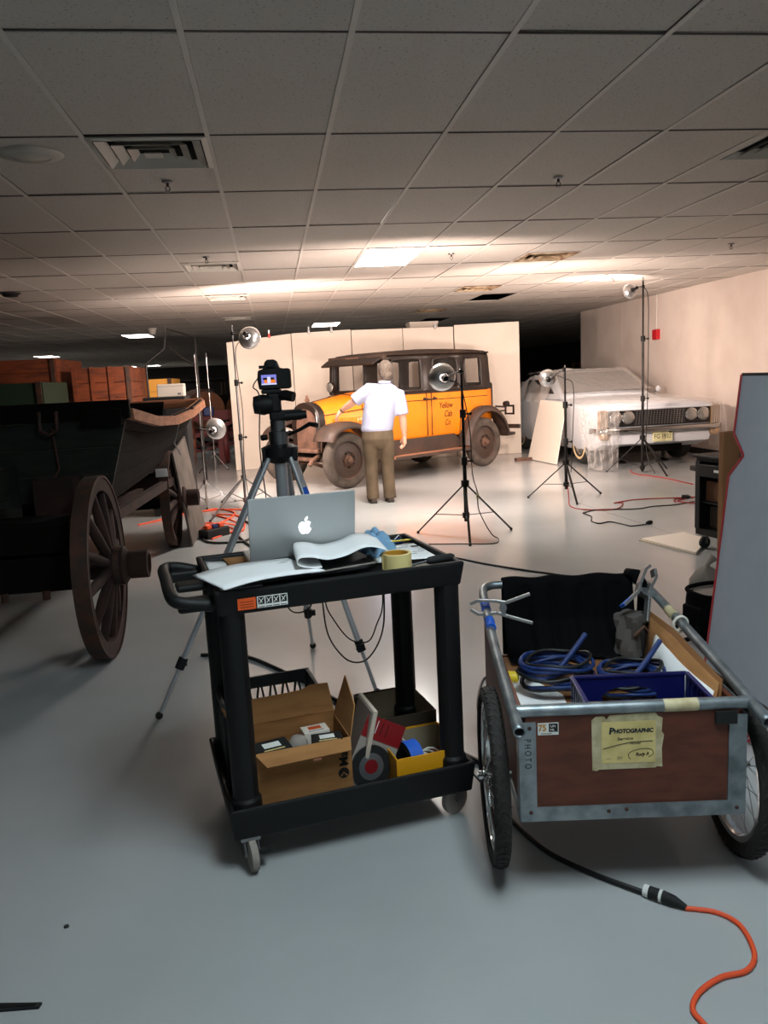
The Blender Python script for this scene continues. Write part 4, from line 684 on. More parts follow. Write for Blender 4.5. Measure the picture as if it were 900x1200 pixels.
# ================================================================== silver tripod and camera
tp = thing('tripod', 'silver camera tripod with black head standing behind the black cart', 'tripod', (0, 3.88, 0)); TC = V((0, 3.88, 0))
for f, tape in (((-.62, 3.616), 0), ((.397, 3.639), 1), ((.129, 4.415), 0)):
    f = V((f[0], f[1], .015))-TC; d0 = V((f.x, f.y, 0)).normalized(); a = V((.018, 0, 1.165))+d0*.06; sd = d0.cross(V((0, 0, 1))); L = f-a
    lg = MB()
    for o_ in (-.016, 0, .016): lg.tube([a+sd*o_, a+L*.46+sd*o_], .0125, 8)
    lo = lg.build('leg', 'alu', tp, smooth=60)
    MB().bx(-.03, .03, -.025, .025, -.03, .035, MX.Translation(a)).build('leg_knuckle', 'black_plastic', lo, bevel=.008)
    c1 = a+L*.46; MB().tube([c1-L.normalized()*.03, c1+L.normalized()*.035], .027, 10).build('leg_clamp', 'black_plastic', lo, smooth=40)
    m2 = MB()
    for o_ in (-.01, .01): m2.tube([c1+sd*o_, a+L*.8+sd*o_], .009, 8)
    m2.build('middle_section', 'alu', lo, smooth=60); c2 = a+L*.8; MB().tube([c2-L.normalized()*.025, c2+L.normalized()*.03], .022, 10).build('leg_clamp', 'black_plastic', lo, smooth=40)
    MB().bx(-.012, .028, -.012, .012, -.02, .012, MX.Translation(c2+sd*.015)).build('clamp_lever', 'black_plastic', lo, bevel=.003)
    MB().tube([c2, f], .009, 8).build('lower_section', 'alu', lo, smooth=60); MB().ball(f+V((0, 0, .004)), .018, 8).build('rubber_foot', 'black_rough', lo, smooth=180)
    if tape: MB().tube([a+L*.14, a+L*.25], .027, 10, flat=.75).build('blue_tape', 'blue_tape', lo)
MB().tube([(.018, 0, .86), (.018, 0, 1.20)], .03, 14).build('centre_column', 'alu', tp, smooth=60); MB().tube([(.018, 0, .83), (.018, 0, .87)], .042, 12).build('column_foot', 'black_plastic', tp, smooth=40)
MB().lathe([(0, 1.125), (.045, 1.125), (.085, 1.16), (.088, 1.2), (.055, 1.215), (0, 1.215)], (.018, 0, 0), n=12).build('spider', 'black_plastic', tp, smooth=30)
MB().lathe([(.045, 1.21), (.048, 1.275), (.04, 1.28), (.036, 1.285), (.038, 1.325), (.03, 1.33), (0, 1.33)], (.018, 0, 0), n=16).build('head_collar', 'steel', tp, smooth=30); MB().tube([(-.04, 0, 1.25), (-.065, -.01, 1.25)], .014, 10).build('lock_knob', 'black_plastic', tp, smooth=40)
MB().bx(-.02, .14, -.03, .03, 1.325, 1.375).build('pan_block', 'black_plastic', tp, bevel=.012); MB().bx(-.03, .04, -.035, .03, 1.36, 1.46).build('tilt_block', 'black_plastic', tp, bevel=.015); MB().lathe([(0, -.05), (.04, -.045), (.05, 0), (.04, .045), (0, .05)], (-.045, -.01, 1.405), (1, 0, 0), 18).build('tilt_lock', 'black_plastic', tp, smooth=60)
MB().tube([(.02, 0, 1.44), (.06, -.03, 1.445), (.10, -.05, 1.435)], [.022, .026, .024], 10).build('handle_grip', 'black_plastic', tp, smooth=60); MB().tube([(.10, 0, 1.35), (.06, -.02, 1.345), (.155, -.02, 1.35)], [.02, .024, .02], 10).build('pan_grip', 'black_plastic', tp, smooth=60); MB().tube([(.06, 0, 1.255), (.12, -.03, 1.28), (.165, -.06, 1.305), (.20, -.08, 1.297)], [.008, .008, .011, .012], 8).build('crank_handle', 'black_plastic', tp, smooth=60)
MB().bx(-.05, .045, -.04, .04, 1.455, 1.475).build('mount_plate', 'black_plastic', tp, bevel=.006)
cm_ = thing('dslr_camera', 'black digital camera with a lit rear screen on the tripod', 'camera', (.005, 3.88, 1.475), R(-4))
bo_ = MB().loft([[V((x, y, z)) for x, z in ((-.062, 0), (.082, 0), (.086, .02), (.082, .09), (.03, .1), (-.02, .1), (-.062, .09), (-.068, .05))] for y in (-.032, .028)]).build('body', 'black_plastic', cm_, bevel=.007, smooth=30)
MB().loft([[V((x*k, y, z)) for x, z in ((-.042, .092), (.042, .092), (.03, .128), (.018, .138), (-.018, .138), (-.03, .128))] for y, k in ((-.03, .9), (.0, 1), (.04, .8))]).build('viewfinder_hump', 'black_plastic', cm_, bevel=.005); MB().bx(-.02, .02, -.042, -.028, .1, .125).build('eyecup', 'black_rough', cm_, bevel=.005)
MB().bx(.05, .088, -.03, .06, .0, .095).build('grip', 'black_plastic', cm_, bevel=.012); MB().lathe([(.036, 0), (.04, .02), (.04, .09), (.036, .095), (0, .09)], (-.005, .025, .05), (0, 1, 0), 24).build('lens_barrel', 'black_plastic', cm_, smooth=40)
sc_ = MB().bx(-.048, .022, -.0345, -.0325, .022, .068).build('rear_screen', 'lcd', cm_); MB().bx(-.035, .018, -.0352, -.0346, .03, .045).build('screen_picture', 'lcd_orange', sc_); MB().bx(-.04, .012, -.0352, -.0346, .045, .055).build('screen_picture', 'lcd_dark', sc_); MB().bx(-.02, -.005, -.0358, -.0353, .03, .058).build('screen_picture', 'lcd_white', sc_); MB().bx(-.048, .022, -.0351, -.0346, .022, .028).build('screen_picture', 'lcd_white', sc_)
for x, z in ((.04, .07), (.04, .05), (.055, .03)): MB().cyl((x, -.031, z), (x, -.036, z), .008, n=10).build('button', 'black_rough', cm_)
MB().cyl((-.045, 0, .098), (-.045, 0, .112), .014, n=14).build('mode_dial', 'black_rough', cm_)
cable('camera_cable', 'thin black cable hanging from the camera beside the tripod', [(-.06, 3.86, 1.53), (-.085, 3.84, 1.49), (-.06, 3.83, 1.44), (-.075, 3.83, 1.2), (-.06, 3.82, .9), (-.07, 3.8, .78)], .003, 'cable_black')
MB_ = MB(); MB_.tube([(0, 0, 0), (0, 0, .07)], [.012, .016], 8); tag(MB_.build('cable_plug', 'black_rough', smooth=40), 'black plug hanging beside the tripod column', 'plug').location = (-.07, 3.8, .73)

# ================================================================== black utility cart: local x along its front, y away, z up
cart = thing('utility_cart', 'black two-shelf plastic utility cart on casters in the foreground', 'cart', (-.212, 2.33, 0), R(10.5)); CO, CR = V((-.212, 2.33, 0)), MX.Rotation(R(10.5), 4, 'Z')
CW, CD = .805, .56
def cw(x, y, z=0): return CO+(CR @ V((x, y, z)))
def tray(name, z0, z1, zf, par, m, x0=0, x1=CW, y0=0, y1=CD, t_=.022):
    a = [(x0, y0), (x1, y0), (x1, y1), (x0, y1)]; b = [(x0+t_, y0+t_), (x1-t_, y0+t_), (x1-t_, y1-t_), (x0+t_, y1-t_)]; i_ = .012
    c = [(x0+i_, y0+i_), (x1-i_, y0+i_), (x1-i_, y1-i_), (x0+i_, y1-i_)]
    return MB().loft([[V((*p, z0)) for p in c], [V((*p, z1)) for p in a], [V((*p, z1)) for p in b], [V((*p, zf)) for p in b]]).build(name, m, par, bevel=.008)
tt = tray('top_tray', .825, .905, .885, cart, 'black_plastic'); lt = tray('lower_tub', .105, .212, .132, cart, 'black_plastic', x0=-.01, x1=CW+.012, y0=-.01, y1=CD+.01, t_=.018)
for x, y in ((.052, .05), (CW-.05, .05), (.052, CD-.05), (CW-.05, CD-.05)):
    MB().tube([(x, y, .13), (x, y, .83)], .041, 12).build('post', 'black_plastic', cart, smooth=30); MB().lathe([(.041, 0), (.052, 0), (.048, .09), (.041, .1)], (x, y, .133), n=12).build('post_socket', 'black_plastic', cart, smooth=30)
hd_ = MB(); hd_.tube(bezier([(.0, .50, .865), (-.07, .505, .885), (-.115, .47, .89), (-.118, .3, .89), (-.115, .09, .885), (-.09, .045, .875), (.0, .05, .855)], 5), .0195, 10); hd_.build('push_handle', 'black_plastic', cart, smooth=60)
MB().bx(-.09, .01, .26, .34, .85, .875).build('handle_rib', 'black_plastic', cart, bevel=.01); MB().bx(-.10, .005, .06, .12, .835, .875).build('handle_bracket', 'black_plastic', cart, bevel=.01); MB().bx(-.10, .005, .45, .51, .84, .88).build('handle_bracket', 'black_plastic', cart, bevel=.01)
for x, y, a in ((.05, .03, 95), (CW-.02, .075, 20), (.06, CD-.06, 60), (CW-.07, CD-.06, 40)):
    d = V((math.cos(R(a)), math.sin(R(a)), 0)); sd = V((-d.y, d.x, 0)); k = V((x, y, .052))-d*.022; f = MB().bx(x-.03, x+.03, y-.03, y+.03, .102, .112).build('caster', 'steel', cart)
    y1_ = MB()
    for s_ in (-1, 1): y1_.bar(V((x, y, .102))+sd*s_*.021, k+sd*s_*.021, .035, .003, sd)
    y1_.build('fork', 'steel', f); MB().lathe([(0, -.014), (.04, -.014), (.051, -.01), (.052, 0), (.051, .01), (.04, .014), (0, .014)], k, sd, 24).build('caster_wheel', 'grey_board', f, smooth=40); MB().cyl(k-sd*.025, k+sd*.025, .008, n=8).build('axle_bolt', 'steel', f)
    if a == 95: MB().bx(-.02, .02, -.012, .012, -.006, .006, MX.Translation(k-d*.01+V((0, 0, .012))-sd*.034)).build('brake_pedal', 'black_rough', f)
st_ = MB().bx(.068, .122, -.0015, .001, .842, .877).build('warning_sticker', 'orange_sticker', cart)
for k in range(3): MB().bx(.075, .115, -.002, -.0014, .849+k*.008, .8505+k*.008).build('print_line', 'seam', st_)
pk = MB().bx(.126, .218, -.0015, .001, .842, .877).build('pictogram_sticker', 'white_sticker', cart)
for k in range(4):
    x = .129+k*.0225; MB().bx(x, x+.019, -.002, -.0014, .853, .875).build('pictogram', 'ink_black', pk); MB().bar((x+.003, -.0021, .856), (x+.016, -.0021, .872), .002, .002).build('pictogram_mark', 'white_sticker', pk); MB().bar((x+.003, -.0021, .872), (x+.012, -.0021, .858), .002, .002).build('pictogram_mark', 'white_sticker', pk); MB().bx(x, x+.019, -.002, -.0014, .844, .846).build('print_line', 'ink_black', pk)
# ---- on the top tray
TZ = .886
def sheet(name, label, pts, m, z, th_=.0012, cat='paper', group=None, wav=0, nu=10, nv=8):
    a, b, c, d = [V((p[0], p[1], 0)) for p in pts]
    f = lambda u, v: cw(*((a.lerp(b, u)).lerp(d.lerp(c, u), v)).xy, z+wav*(math.sin(u*5+v*3)*.5+.5))
    return tag(MB().grid(f, nu, nv).build(name, m, smooth=180, solid=th_, fix=False, off=1), label, cat, group)
sheet('paper_sheet', 'white sheet at the left end of the cart top', [(.028, .05), (.16, .06), (.17, .50), (.028, .525)], 'paper', TZ, wav=.004)
sheet('kraft_sheet', 'brown sheet sticking out beside the laptop', [(.10, .38), (.20, .40), (.20, .51), (.09, .525)], 'cardboard', TZ+.008)
pr_ = sheet('printed_paper', 'large white printed sheet at the right end of the cart top', [(.545, .17), (.775, .155), (.775, .40), (.56, .45)], 'paper', TZ+.004, wav=.004)
for k in range(7):
    x = .66+.03*(k % 4); y = .20+.03*k; o = cw(x, y, TZ+.0105); MB().bar(o, cw(x+.025+.01*(k % 3), y, TZ+.0105), .004, .0006).build('print_line', 'paper_print', pr_)
o = cw(.745, .345, TZ+.0108); MB().bar(o, cw(.772, .345, TZ+.0108), .018, .0006).build('print_block', 'ink_black', pr_)
# laptop
lap = thing('laptop', 'open silver laptop seen from behind its lid on the cart', 'laptop', cw(.342, .315, TZ+.009), R(10.5)+R(-1.5))
MB().bx(-.182, .182, .0, .222, .0, .016).build('base', 'laptop', lap, bevel=.004); kb = MB().bx(-.15, .15, .015, .12, .016, .0168).build('keyboard', 'black_rough', lap); MB().bx(-.05, .05, .135, .21, .016, .0166).build('trackpad', 'steel', lap)
TL = MX.Rotation(R(11), 4, 'X'); lid = MB().bx(-.182, .182, -.006, .0, .012, .243, TL).build('lid', 'laptop', lap, bevel=.003); MB().bx(-.17, .17, .0, .001, .022, .233, TL).build('screen', 'lcd_dark', lid)
def ap(a): return V((a[0], 0, a[1]))
body_ = [(0, .33), (.14, .40), (.28, .38), (.40, .28), (.33, .14), (.33, -.04), (.42, -.14), (.34, -.32), (.20, -.46), (.05, -.42), (-.10, -.47), (-.26, -.36), (-.38, -.10), (-.38, .14), (-.28, .32), (-.14, .38)]
sc = .052; crv = [(p.x, p.z) for p in bezier([ap(a) for a in body_], 4, True)]; F0 = TL @ V((.005, -.0064, .128)); uz = TL.to_3x3() @ V((0, 0, 1))
MB().prism([(a*sc, b*sc) for a, b in crv], F0, (1, 0, 0), uz, .0005).build('logo', 'logo_light', lid)
leaf = [(p.x, p.z) for p in bezier([ap(a) for a in ((.02, .44), (.03, .58), (.12, .68), (.22, .72), (.21, .58), (.13, .47))], 4, True)]; MB().prism([(a*sc, b*sc) for a, b in leaf], F0, (1, 0, 0), uz, .0005).build('logo_leaf', 'logo_light', lid)
# drawing portfolio with a page folded back
pf = thing('portfolio', 'black portfolio with a white pad, one page folded back, on the cart', 'portfolio', cw(.0, .0, TZ), R(10.5))
def band(prof, y0, y1, sk0=0, sk1=0): return MB().loft([[V((x+sk0+(sk1-sk0)*t_, y0+(y1-y0)*t_+x*.10, z)) for x, z in prof] for t_ in (0, .25, .5, .75, 1)], closed=False)
MB().prism([(.06, .02), (.48, .045), (.525, .075), (.535, .13), (.52, .30), (.47, .34), (.05, .26)], (0, 0, .022), (1, 0, 0), (0, 1, 0), .014).build('cover', 'black_rough', pf, bevel=.004)
low_ = bezier([(.03, 0, .034), (.12, 0, .047), (.22, 0, .050), (.34, 0, .046)], 6); band([(p.x, p.z) for p in low_], -.035, .20, .0, -.07).build('pad_page', 'paper', pf, smooth=180, solid=.004, fix=False)
cur = bezier([(.34, 0, .047), (.30, 0, .05), (.262, 0, .066), (.270, 0, .086), (.31, 0, .084), (.36, 0, .070), (.42, 0, .075), (.48, 0, .092), (.525, 0, .087), (.565, 0, .07)], 6); band([(p.x, p.z) for p in cur], .0, .245, .0, .035).build('folded_page', 'paper', pf, smooth=180, solid=.0012, fix=False)
MB().bar((.30, .02, .037), (.52, .06, .037), .004, .004).build('cover_zip', 'grey_board', pf)
for k in range(4): MB().bar((.22+.01*k, .135+.012*k, .054), (.25+.008*k, .14+.012*k, .0535), .002, .0005).build('pencil_note', 'paper_print', pf)
tag(MB().grid(lambda u, v: cw(.545+.12*u, .24+.17*v, TZ+.012+.065*math.sin(u*PI)**.6*math.sin(v*PI)**.5+.012*math.sin(u*17+v*9)+.008*math.sin(v*25)), 26, 26).build('blue_cloth', 'denim', smooth=180, solid=.004, fix=False, off=1), 'crumpled light blue cloth behind the folded page', 'cloth')
tr_ = thing('masking_tape', 'roll of cream masking tape standing on the cart top', 'tape', cw(.597, .075, TZ+.007), 0)
MB().lathe([(.040, 0), (.0485, 0), (.0485, .05), (.040, .05)], n=36).build('tape_roll', 'tape_yellow', tr_, smooth=40); MB().lathe([(.0375, .001), (.0395, .001), (.0395, .049), (.0375, .049), (.0375, .001)], n=36).build('core', 'wagon_yellow', tr_, smooth=40); MB().bx(-.049, -.047, -.02, .0, .001, .049).build('tape_end', 'tape_yellow', tr_)
sd_ = thing('screwdriver', 'screwdriver with a black handle at the cart front edge', 'screwdriver', cw(.7, .075, TZ+.016), R(20)); MB().tube([(0, 0, 0), (.01, 0, 0), (.03, 0, 0), (.095, 0, 0), (.105, 0, 0)], [.008, .0125, .014, .014, .009], 10).build('handle', 'black_rough', sd_, smooth=40); MB().tube([(0, 0, 0), (-.055, 0, -.006), (-.10, 0, -.008)], [.004, .0035, .003], 8).build('shaft', 'steel', sd_, smooth=60)
ic = thing('battery_charger', 'small black and orange box at the back rim of the cart', 'charger', cw(.615, .50, TZ)); MB().bx(-.03, .03, -.02, .02, 0, .022).build('body', 'black_rough', ic, bevel=.004); MB().bx(-.028, .028, -.024, -.02, .002, .016).build('orange_side', 'wagon_orange', ic)
sc2 = thing('scissors', 'silver scissors with a dark handle lying at the back of the cart', 'scissors', cw(.675, .49, TZ+.002), .4)
for sg in (-1, 1): MB().bar((0, 0, .003), (.06, sg*.008, .003), .012, .003).build('blade', 'steel', sc2); MB().tube([(-.03+.022*math.cos(a), sg*-.016+.014*math.sin(a), .006) for a in [k*PI/6 for k in range(12)]], .004, 6, closed=True).build('finger_ring', 'black_rough', sc2)
bt = thing('blue_marker', 'small blue clip on the right back corner of the cart', 'clip', cw(.715, .485, TZ), .3); MB().prism([(0, 0), (.045, 0), (.025, .022)], (0, 0, 0), (1, 0, 0), (0, 0, 1), .025).build('body', 'cable_blue', bt, bevel=.003); MB().tube([(.01, -.012, .015), (.03, -.012, .03), (.04, -.012, .012)], .002, 6).build('wire_grip', 'steel', bt)
pen = thing('pencil', 'yellow pencil lying at the back right of the cart', 'pencil', cw(.72, .44, TZ+.016), .15); MB().tube([(-.06, 0, 0), (.05, 0, 0), (.06, 0, 0)], [.0038, .0038, .0005], 6).build('shaft', 'plug_yellow', pen); MB().tube([(-.068, 0, 0), (-.06, 0, 0)], .0036, 6).build('eraser', 'red_card', pen)
sn = thing('sticky_note', 'pale yellow sticky notes with a clip at the cart left end', 'note', cw(.085, .27, TZ+.006), .3); MB().bx(-.035, .035, -.03, .03, 0, .004).build('note_pad', 'cream', sn); MB().bar((-.01, -.03, .007), (.02, .03, .012), .008, .004).build('binder_clip', 'black_rough', sn); MB().bar((.01, -.03, .007), (.035, .02, .012), .006, .004).build('clip_arm', 'steel', sn)
cable('mouse_cable', 'small black cable loop on the back rim of the cart', [cw(.56, .52, TZ+.008), cw(.565, .545, TZ+.03), cw(.59, .55, TZ+.032), cw(.60, .525, TZ+.01), cw(.62, .52, TZ+.004)], .003, 'cable_black')
# ---- hanging cables under the top tray
cable('laptop_cable', 'longer thin black cable loop hanging under the cart top', [(.129, 2.85, .82), (.129, 2.85, .707), (.143, 2.85, .575), (.201, 2.85, .481), (.264, 2.85, .464), (.314, 2.85, .509), (.347, 2.85, .589), (.356, 2.85, .703), (.352, 2.85, .82)], .0032, 'cable_black', group='cables under the cart top')
cable('laptop_cable', 'shorter thin black cable loop hanging under the cart top', [(.132, 2.86, .82), (.14, 2.86, .70), (.162, 2.86, .639), (.221, 2.86, .552), (.29, 2.86, .537), (.325, 2.86, .60), (.35, 2.86, .67), (.354, 2.86, .82)], .0028, 'cable_black', group='cables under the cart top')
cable('laptop_cable', 'short thin cable dangling left of the loops under the cart', [(-.02, 2.86, .82), (.0, 2.86, .70), (.04, 2.86, .67), (.09, 2.86, .70), (.11, 2.86, .82)], .0028, 'cable_black', group='cables under the cart top')
# ---- on the lower shelf
LZ = .133
cb = thing('cardboard_box', 'open brown cardboard box with camera parts on the cart lower shelf', 'box', cw(.25, .18, LZ), R(10.5)); W2, D2, H2, T = .158, .105, .212, .004
MB().bx(-W2, W2, -D2, -D2+T, 0, H2).build('front_wall', 'cardboard', cb); MB().bx(-W2, W2, D2-T, D2, 0, H2+.012).build('back_wall', 'cardboard', cb); MB().bx(-W2, -W2+T, -D2+T, D2-T, 0, H2).build('side_wall', 'cardboard', cb); MB().bx(W2-T, W2, -D2+T, D2-T, 0, H2).build('side_wall', 'cardboard', cb); MB().bx(-W2+T, W2-T, -D2+T, D2-T, 0, T).build('bottom', 'cardboard', cb)
MB().prism([(-W2, 0), (W2, 0), (W2-.01, .05), (-W2+.03, .055)], (0, -D2, H2), (1, 0, 0), V((0, -.8, -.45)), .004).build('front_flap', 'cardboard', cb); MB().prism([(-W2, 0), (W2, 0), (W2-.012, .098), (W2-.075, .10), (W2-.11, .088), (-W2+.01, .082)], (0, D2-.002, H2+.012), (1, 0, 0), V((0, .3, 1)), .004).build('back_flap', 'cardboard', cb)
MB().prism([(-D2, 0), (D2, 0), (D2-.03, .15), (-D2+.025, .10)], (W2-.002, 0, H2), (0, 1, 0), V((.28, 0, 1)), .004).build('side_flap', 'cardboard', cb); MB().prism([(-D2, 0), (D2, 0), (D2+.005, .115), (-D2+.06, .09)], (-W2+.002, 0, H2), (0, 1, 0), V((-.65, 0, .75)), .004).build('side_flap', 'cardboard', cb); MB().bx(.02, .045, -D2-.052, -D2-.047, H2-.034, H2-.028).build('tab', 'wagon_tan', cb)
text_obj('Manfr', .042, 'ink_black', cb, (W2-.014, -D2-.001, .116), (0, 0, 1), (-1, 0, 0), bold=.0009)
lg_ = MB().cyl((W2-.030, -D2+.001, .092), (W2-.030, -D2-.0008, .092), .0185, n=28).build('printed_logo', 'ink_black', cb); MB().prism([(-.012, -.010), (-.004, -.003), (.0, .004), (.004, -.003), (.013, -.010), (.010, -.014), (.004, -.008), (0, -.001), (-.004, -.008), (-.010, -.014)], (W2-.030, -D2-.0009, .094), (1, 0, 0), (0, 0, 1), .0005).build('logo_notch', 'cardboard', lg_)
for i_, (x0, x1, y0, y1, z0, z1, m_, lb) in enumerate(((-.150, -.035, -.09, -.0, .14, .205, 'black_rough', 'black lens carton with a white label at the left in the brown box'), (.045, .145, -.07, .0, .14, .195, 'black_rough', 'black carton at the right in the brown box'), (.03, .12, .03, .09, .10, .19, 'foam', 'white carton behind the black one in the brown box'))):
    p = MX.Rotation(R(10.5), 4, 'Z') @ V(((x0+x1)/2, (y0+y1)/2, 0)); t = thing('small_carton', lb, 'box', cw(.25, .18, LZ)+V((p.x, p.y, z0)), R(10.5)+(.12, -.1, .05)[i_], 'cartons in the brown box'); a, b = (x1-x0)/2, (y1-y0)/2; MB().bx(-a, a, -b, b, 0, z1-z0).build('carton', m_, t, bevel=.002)
    MB().bx(-a*.5, a*.5, -b*.3, b*.5, z1-z0, z1-z0+.0006).build('label', 'white_sticker' if m_ != 'foam' else 'orange_sticker', t); MB().bx(-a*.6, a*.6, -b*.75, -b*.6, z1-z0, z1-z0+.0006).build('print_line', 'cream' if m_ != 'foam' else 'paper_print', t)
    MB().bx(-a, a, -b, b, -.10, 0).build('padding', 'cardboard_dark', t) if False else None
gk = thing('grey_knob', 'grey round knob between the cartons in the brown box', 'lens cap', cw(.25, .165, LZ+.137)); MB().lathe([(0, .07), (.02, .068), (.032, .05), (.034, .0), (0, 0)], n=20).build('cap', 'grey_board', gk, smooth=60); MB().cyl((0, 0, -.03), (0, 0, .0), .02).build('stem', 'steel', gk)  # plain grey rounded knob on a short stem, added among the cartons
fl = MB().bx(-.15, .15, -.1, .1, 0, .10); fo = fl.build('packing_paper', 'cardboard_dark'); fo.location = cw(.25, .18, LZ+.006); fo.rotation_euler = (0, 0, R(10.5)); tag(fo, 'crumpled packing filling the brown box below the cartons', 'packing')
# milk crate
mc = thing('milk_crate', 'dark grey plastic milk crate behind the cardboard box', 'crate', cw(.20, .425, LZ), R(10.5)); A, B, H = .175, .115, .30
for z0, z1 in ((0, .03), (H-.045, H)):
    f = MB(); f.bx(-A, A, -B, -B+.012, z0, z1); f.bx(-A, A, B-.012, B, z0, z1); f.bx(-A, -A+.012, -B+.012, B-.012, z0, z1); f.bx(A-.012, A, -B+.012, B-.012, z0, z1); f.build('rim', 'crate_grey', mc, bevel=.003)
for sx in (-1, 1):
    for sy in (-1, 1): MB().bx(sx*A-.014*(sx > 0)-.0, sx*A+.014*(sx < 0), sy*B-.014*(sy > 0), sy*B+.014*(sy < 0), .03, H-.045).build('corner_post', 'crate_grey', mc)
for sx in (-1, 1):
    for k in range(5): y = -B+.03+k*.034; MB().bar((sx*(A-.006), y, .03), (sx*(A-.006), y+.03, H-.045), .007, .008, (1, 0, 0)).build('lattice', 'crate_grey', mc); MB().bar((sx*(A-.006), y+.03, .03), (sx*(A-.006), y, H-.045), .007, .008, (1, 0, 0)).build('lattice', 'crate_grey', mc)
for sy in (-1, 1):
    for k in range(7): x = -A+.03+k*.047; MB().bar((x, sy*(B-.006), .03), (x+.035, sy*(B-.006), H-.045), .007, .008, (0, 1, 0)).build('lattice', 'crate_grey', mc); MB().bar((x+.035, sy*(B-.006), .03), (x, sy*(B-.006), H-.045), .007, .008, (0, 1, 0)).build('lattice', 'crate_grey', mc)
MB().bx(-A+.012, A-.012, -B+.012, B-.012, 0, .01).build('crate_floor', 'crate_grey', mc)
# two yellow boxes with contents
def open_box(label, x0, x1, y0, y1, h, mo, mi):
    t = thing('open_box', label, 'box', cw((x0+x1)/2, (y0+y1)/2, LZ), R(10.5), 'yellow boxes on the lower shelf'); a, b = (x1-x0)/2, (y1-y0)/2
    for nm, q in (('front_wall', (-a, a, -b, -b+.004)), ('back_wall', (-a, a, b-.004, b)), ('side_wall', (-a, -a+.004, -b+.004, b-.004)), ('side_wall', (a-.004, a, -b+.004, b-.004))): wl_ = MB().bx(*q, 0, h).build(nm, mo, t)
    for q in ((-a+.0045, a-.0045, -b+.0045, -b+.0055), (-a+.0045, a-.0045, b-.0055, b-.0045), (-a+.0045, -a+.0055, -b+.0055, b-.0055), (a-.0055, a-.0045, -b+.0055, b-.0055)): MB().bx(*q, .004, h-.006).build('lining', mi, t)
    MB().bx(-a+.004, a-.004, -b+.004, b-.004, 0, .004).build('bottom', mi, t); return t
open_box('yellow open box with a blue tape roll at the cart front', .548, .785, .03, .255, .122, 'yellow_box', 'box_inner'); open_box('taller dark-edged open box behind the yellow one', .548, .785, .262, .53, .165, 'box_dark', 'box_inner')
bt_ = thing('blue_tape_roll', 'roll of blue painter tape standing in the yellow box', 'tape', cw(.632, .13, LZ+.066), R(10.5)+.15); MB().lathe([(.044, -.024), (.062, -.024), (.062, .024), (.044, .024), (.044, -.024)], (0, 0, 0), (1, 0, 0), 32).build('tape_roll', 'blue_tape', bt_, smooth=40); MB().lathe([(.038, -.025), (.043, -.025), (.043, .025), (.038, .025), (.038, -.025)], (0, 0, 0), (1, 0, 0), 32).build('core', 'black_rough', bt_); MB().lathe([(.043, 0), (.0625, 0)], (-.0252, 0, 0), (1, 0, 0), 32).build('side_label', 'ink_black', bt_)
st2 = thing('string_coil', 'coil of white string beside the blue tape roll', 'string', cw(.70, .12, LZ+.04), 0)
for k in range(6): MB().tube([(math.cos(a)*(.03+.003*k), math.sin(a)*.03, .012*math.sin(a*2+k)+.006*k) for a in [q*PI/8 for q in range(16)]], .0035, 6, closed=True).build('strand', 'string', st2, smooth=180)
MB().tube([(-.09, .05, .10), (-.085, .06, .07), (-.05, .03, .04), (-.03, 0, .02)], .0025, 6).build('loose_end', 'string', st2); 
rp = thing('red_packet', 'small dark red packet in the right of the yellow box', 'packet', cw(.745, .15, LZ+.006), .4); MB().bx(-.03, .03, -.025, .025, 0, .06).build('packet', 'red_card', rp, bevel=.004); MB().bx(-.02, .02, -.0265, -.025, .02, .045).build('label', 'white_sticker', rp)
for k, (x, y, m_, lb) in enumerate(((.60, .35, 'blue_tape', 'blue tape roll lying in the dark-edged box'), (.69, .42, 'black_rough', 'black tape roll lying in the dark-edged box'), (.60, .45, 'cardboard', 'brown tape roll lying in the dark-edged box'))):
    t = thing('tape_roll', lb, 'tape', cw(x, y, LZ+.006), 0, 'tape rolls in the dark-edged box'); MB().lathe([(.028, 0), (.05, 0), (.05, .045), (.028, .045), (.028, 0)], n=28).build('winding', m_, t, smooth=40); MB().lathe([(.024, .001), (.0275, .001), (.0275, .044), (.024, .044), (.024, .001)], n=28).build('core', 'cardboard', t)
# saw blade pack and a thin grey case leaning between the boxes
sb = thing('saw_blade_pack', 'round saw blade in a red and clear package leaning by the box', 'saw blade', cw(.44, .095, LZ+.004), R(10.5)); Mx = MX.Rotation(R(30), 4, 'Y') @ MX.Rotation(R(-12), 4, 'X')
MB().bx(-.075, .075, .0, .003, 0, .245, Mx).build('card', 'grey_board', sb); MB().bx(-.075, .075, -.002, .0, .17, .245, Mx).build('card_header', 'red_card', sb); c = Mx @ V((0, -.004, .085)); dn = (Mx.to_3x3() @ V((0, -1, 0)))
MB().lathe([(.045, 0), (.072, 0), (.072, .004), (.045, .004), (.045, 0)], c, dn, 36).build('blade_ring', 'black_rough', sb); MB().lathe([(.022, .0), (.047, .0), (.047, .003), (.022, .003)], c, dn, 32).build('blade', 'blade', sb); MB().lathe([(0, .004), (.024, .004), (.024, 0)], c, dn, 24).build('centre_label', 'red_card', sb); MB().lathe([(.076, .0), (.076, .012), (.07, .014), (0, .014)], c, dn, 32).build('blister', 'glass', sb, smooth=40)
for k in range(4): a = Mx @ V((-.05+.02*k, -.0028, .19)); b = Mx @ V((-.05+.02*k, -.0028, .235)); MB().bar(a, b, .004, .0006).build('print_line', 'white_sticker' if k == 1 else 'seam', sb)
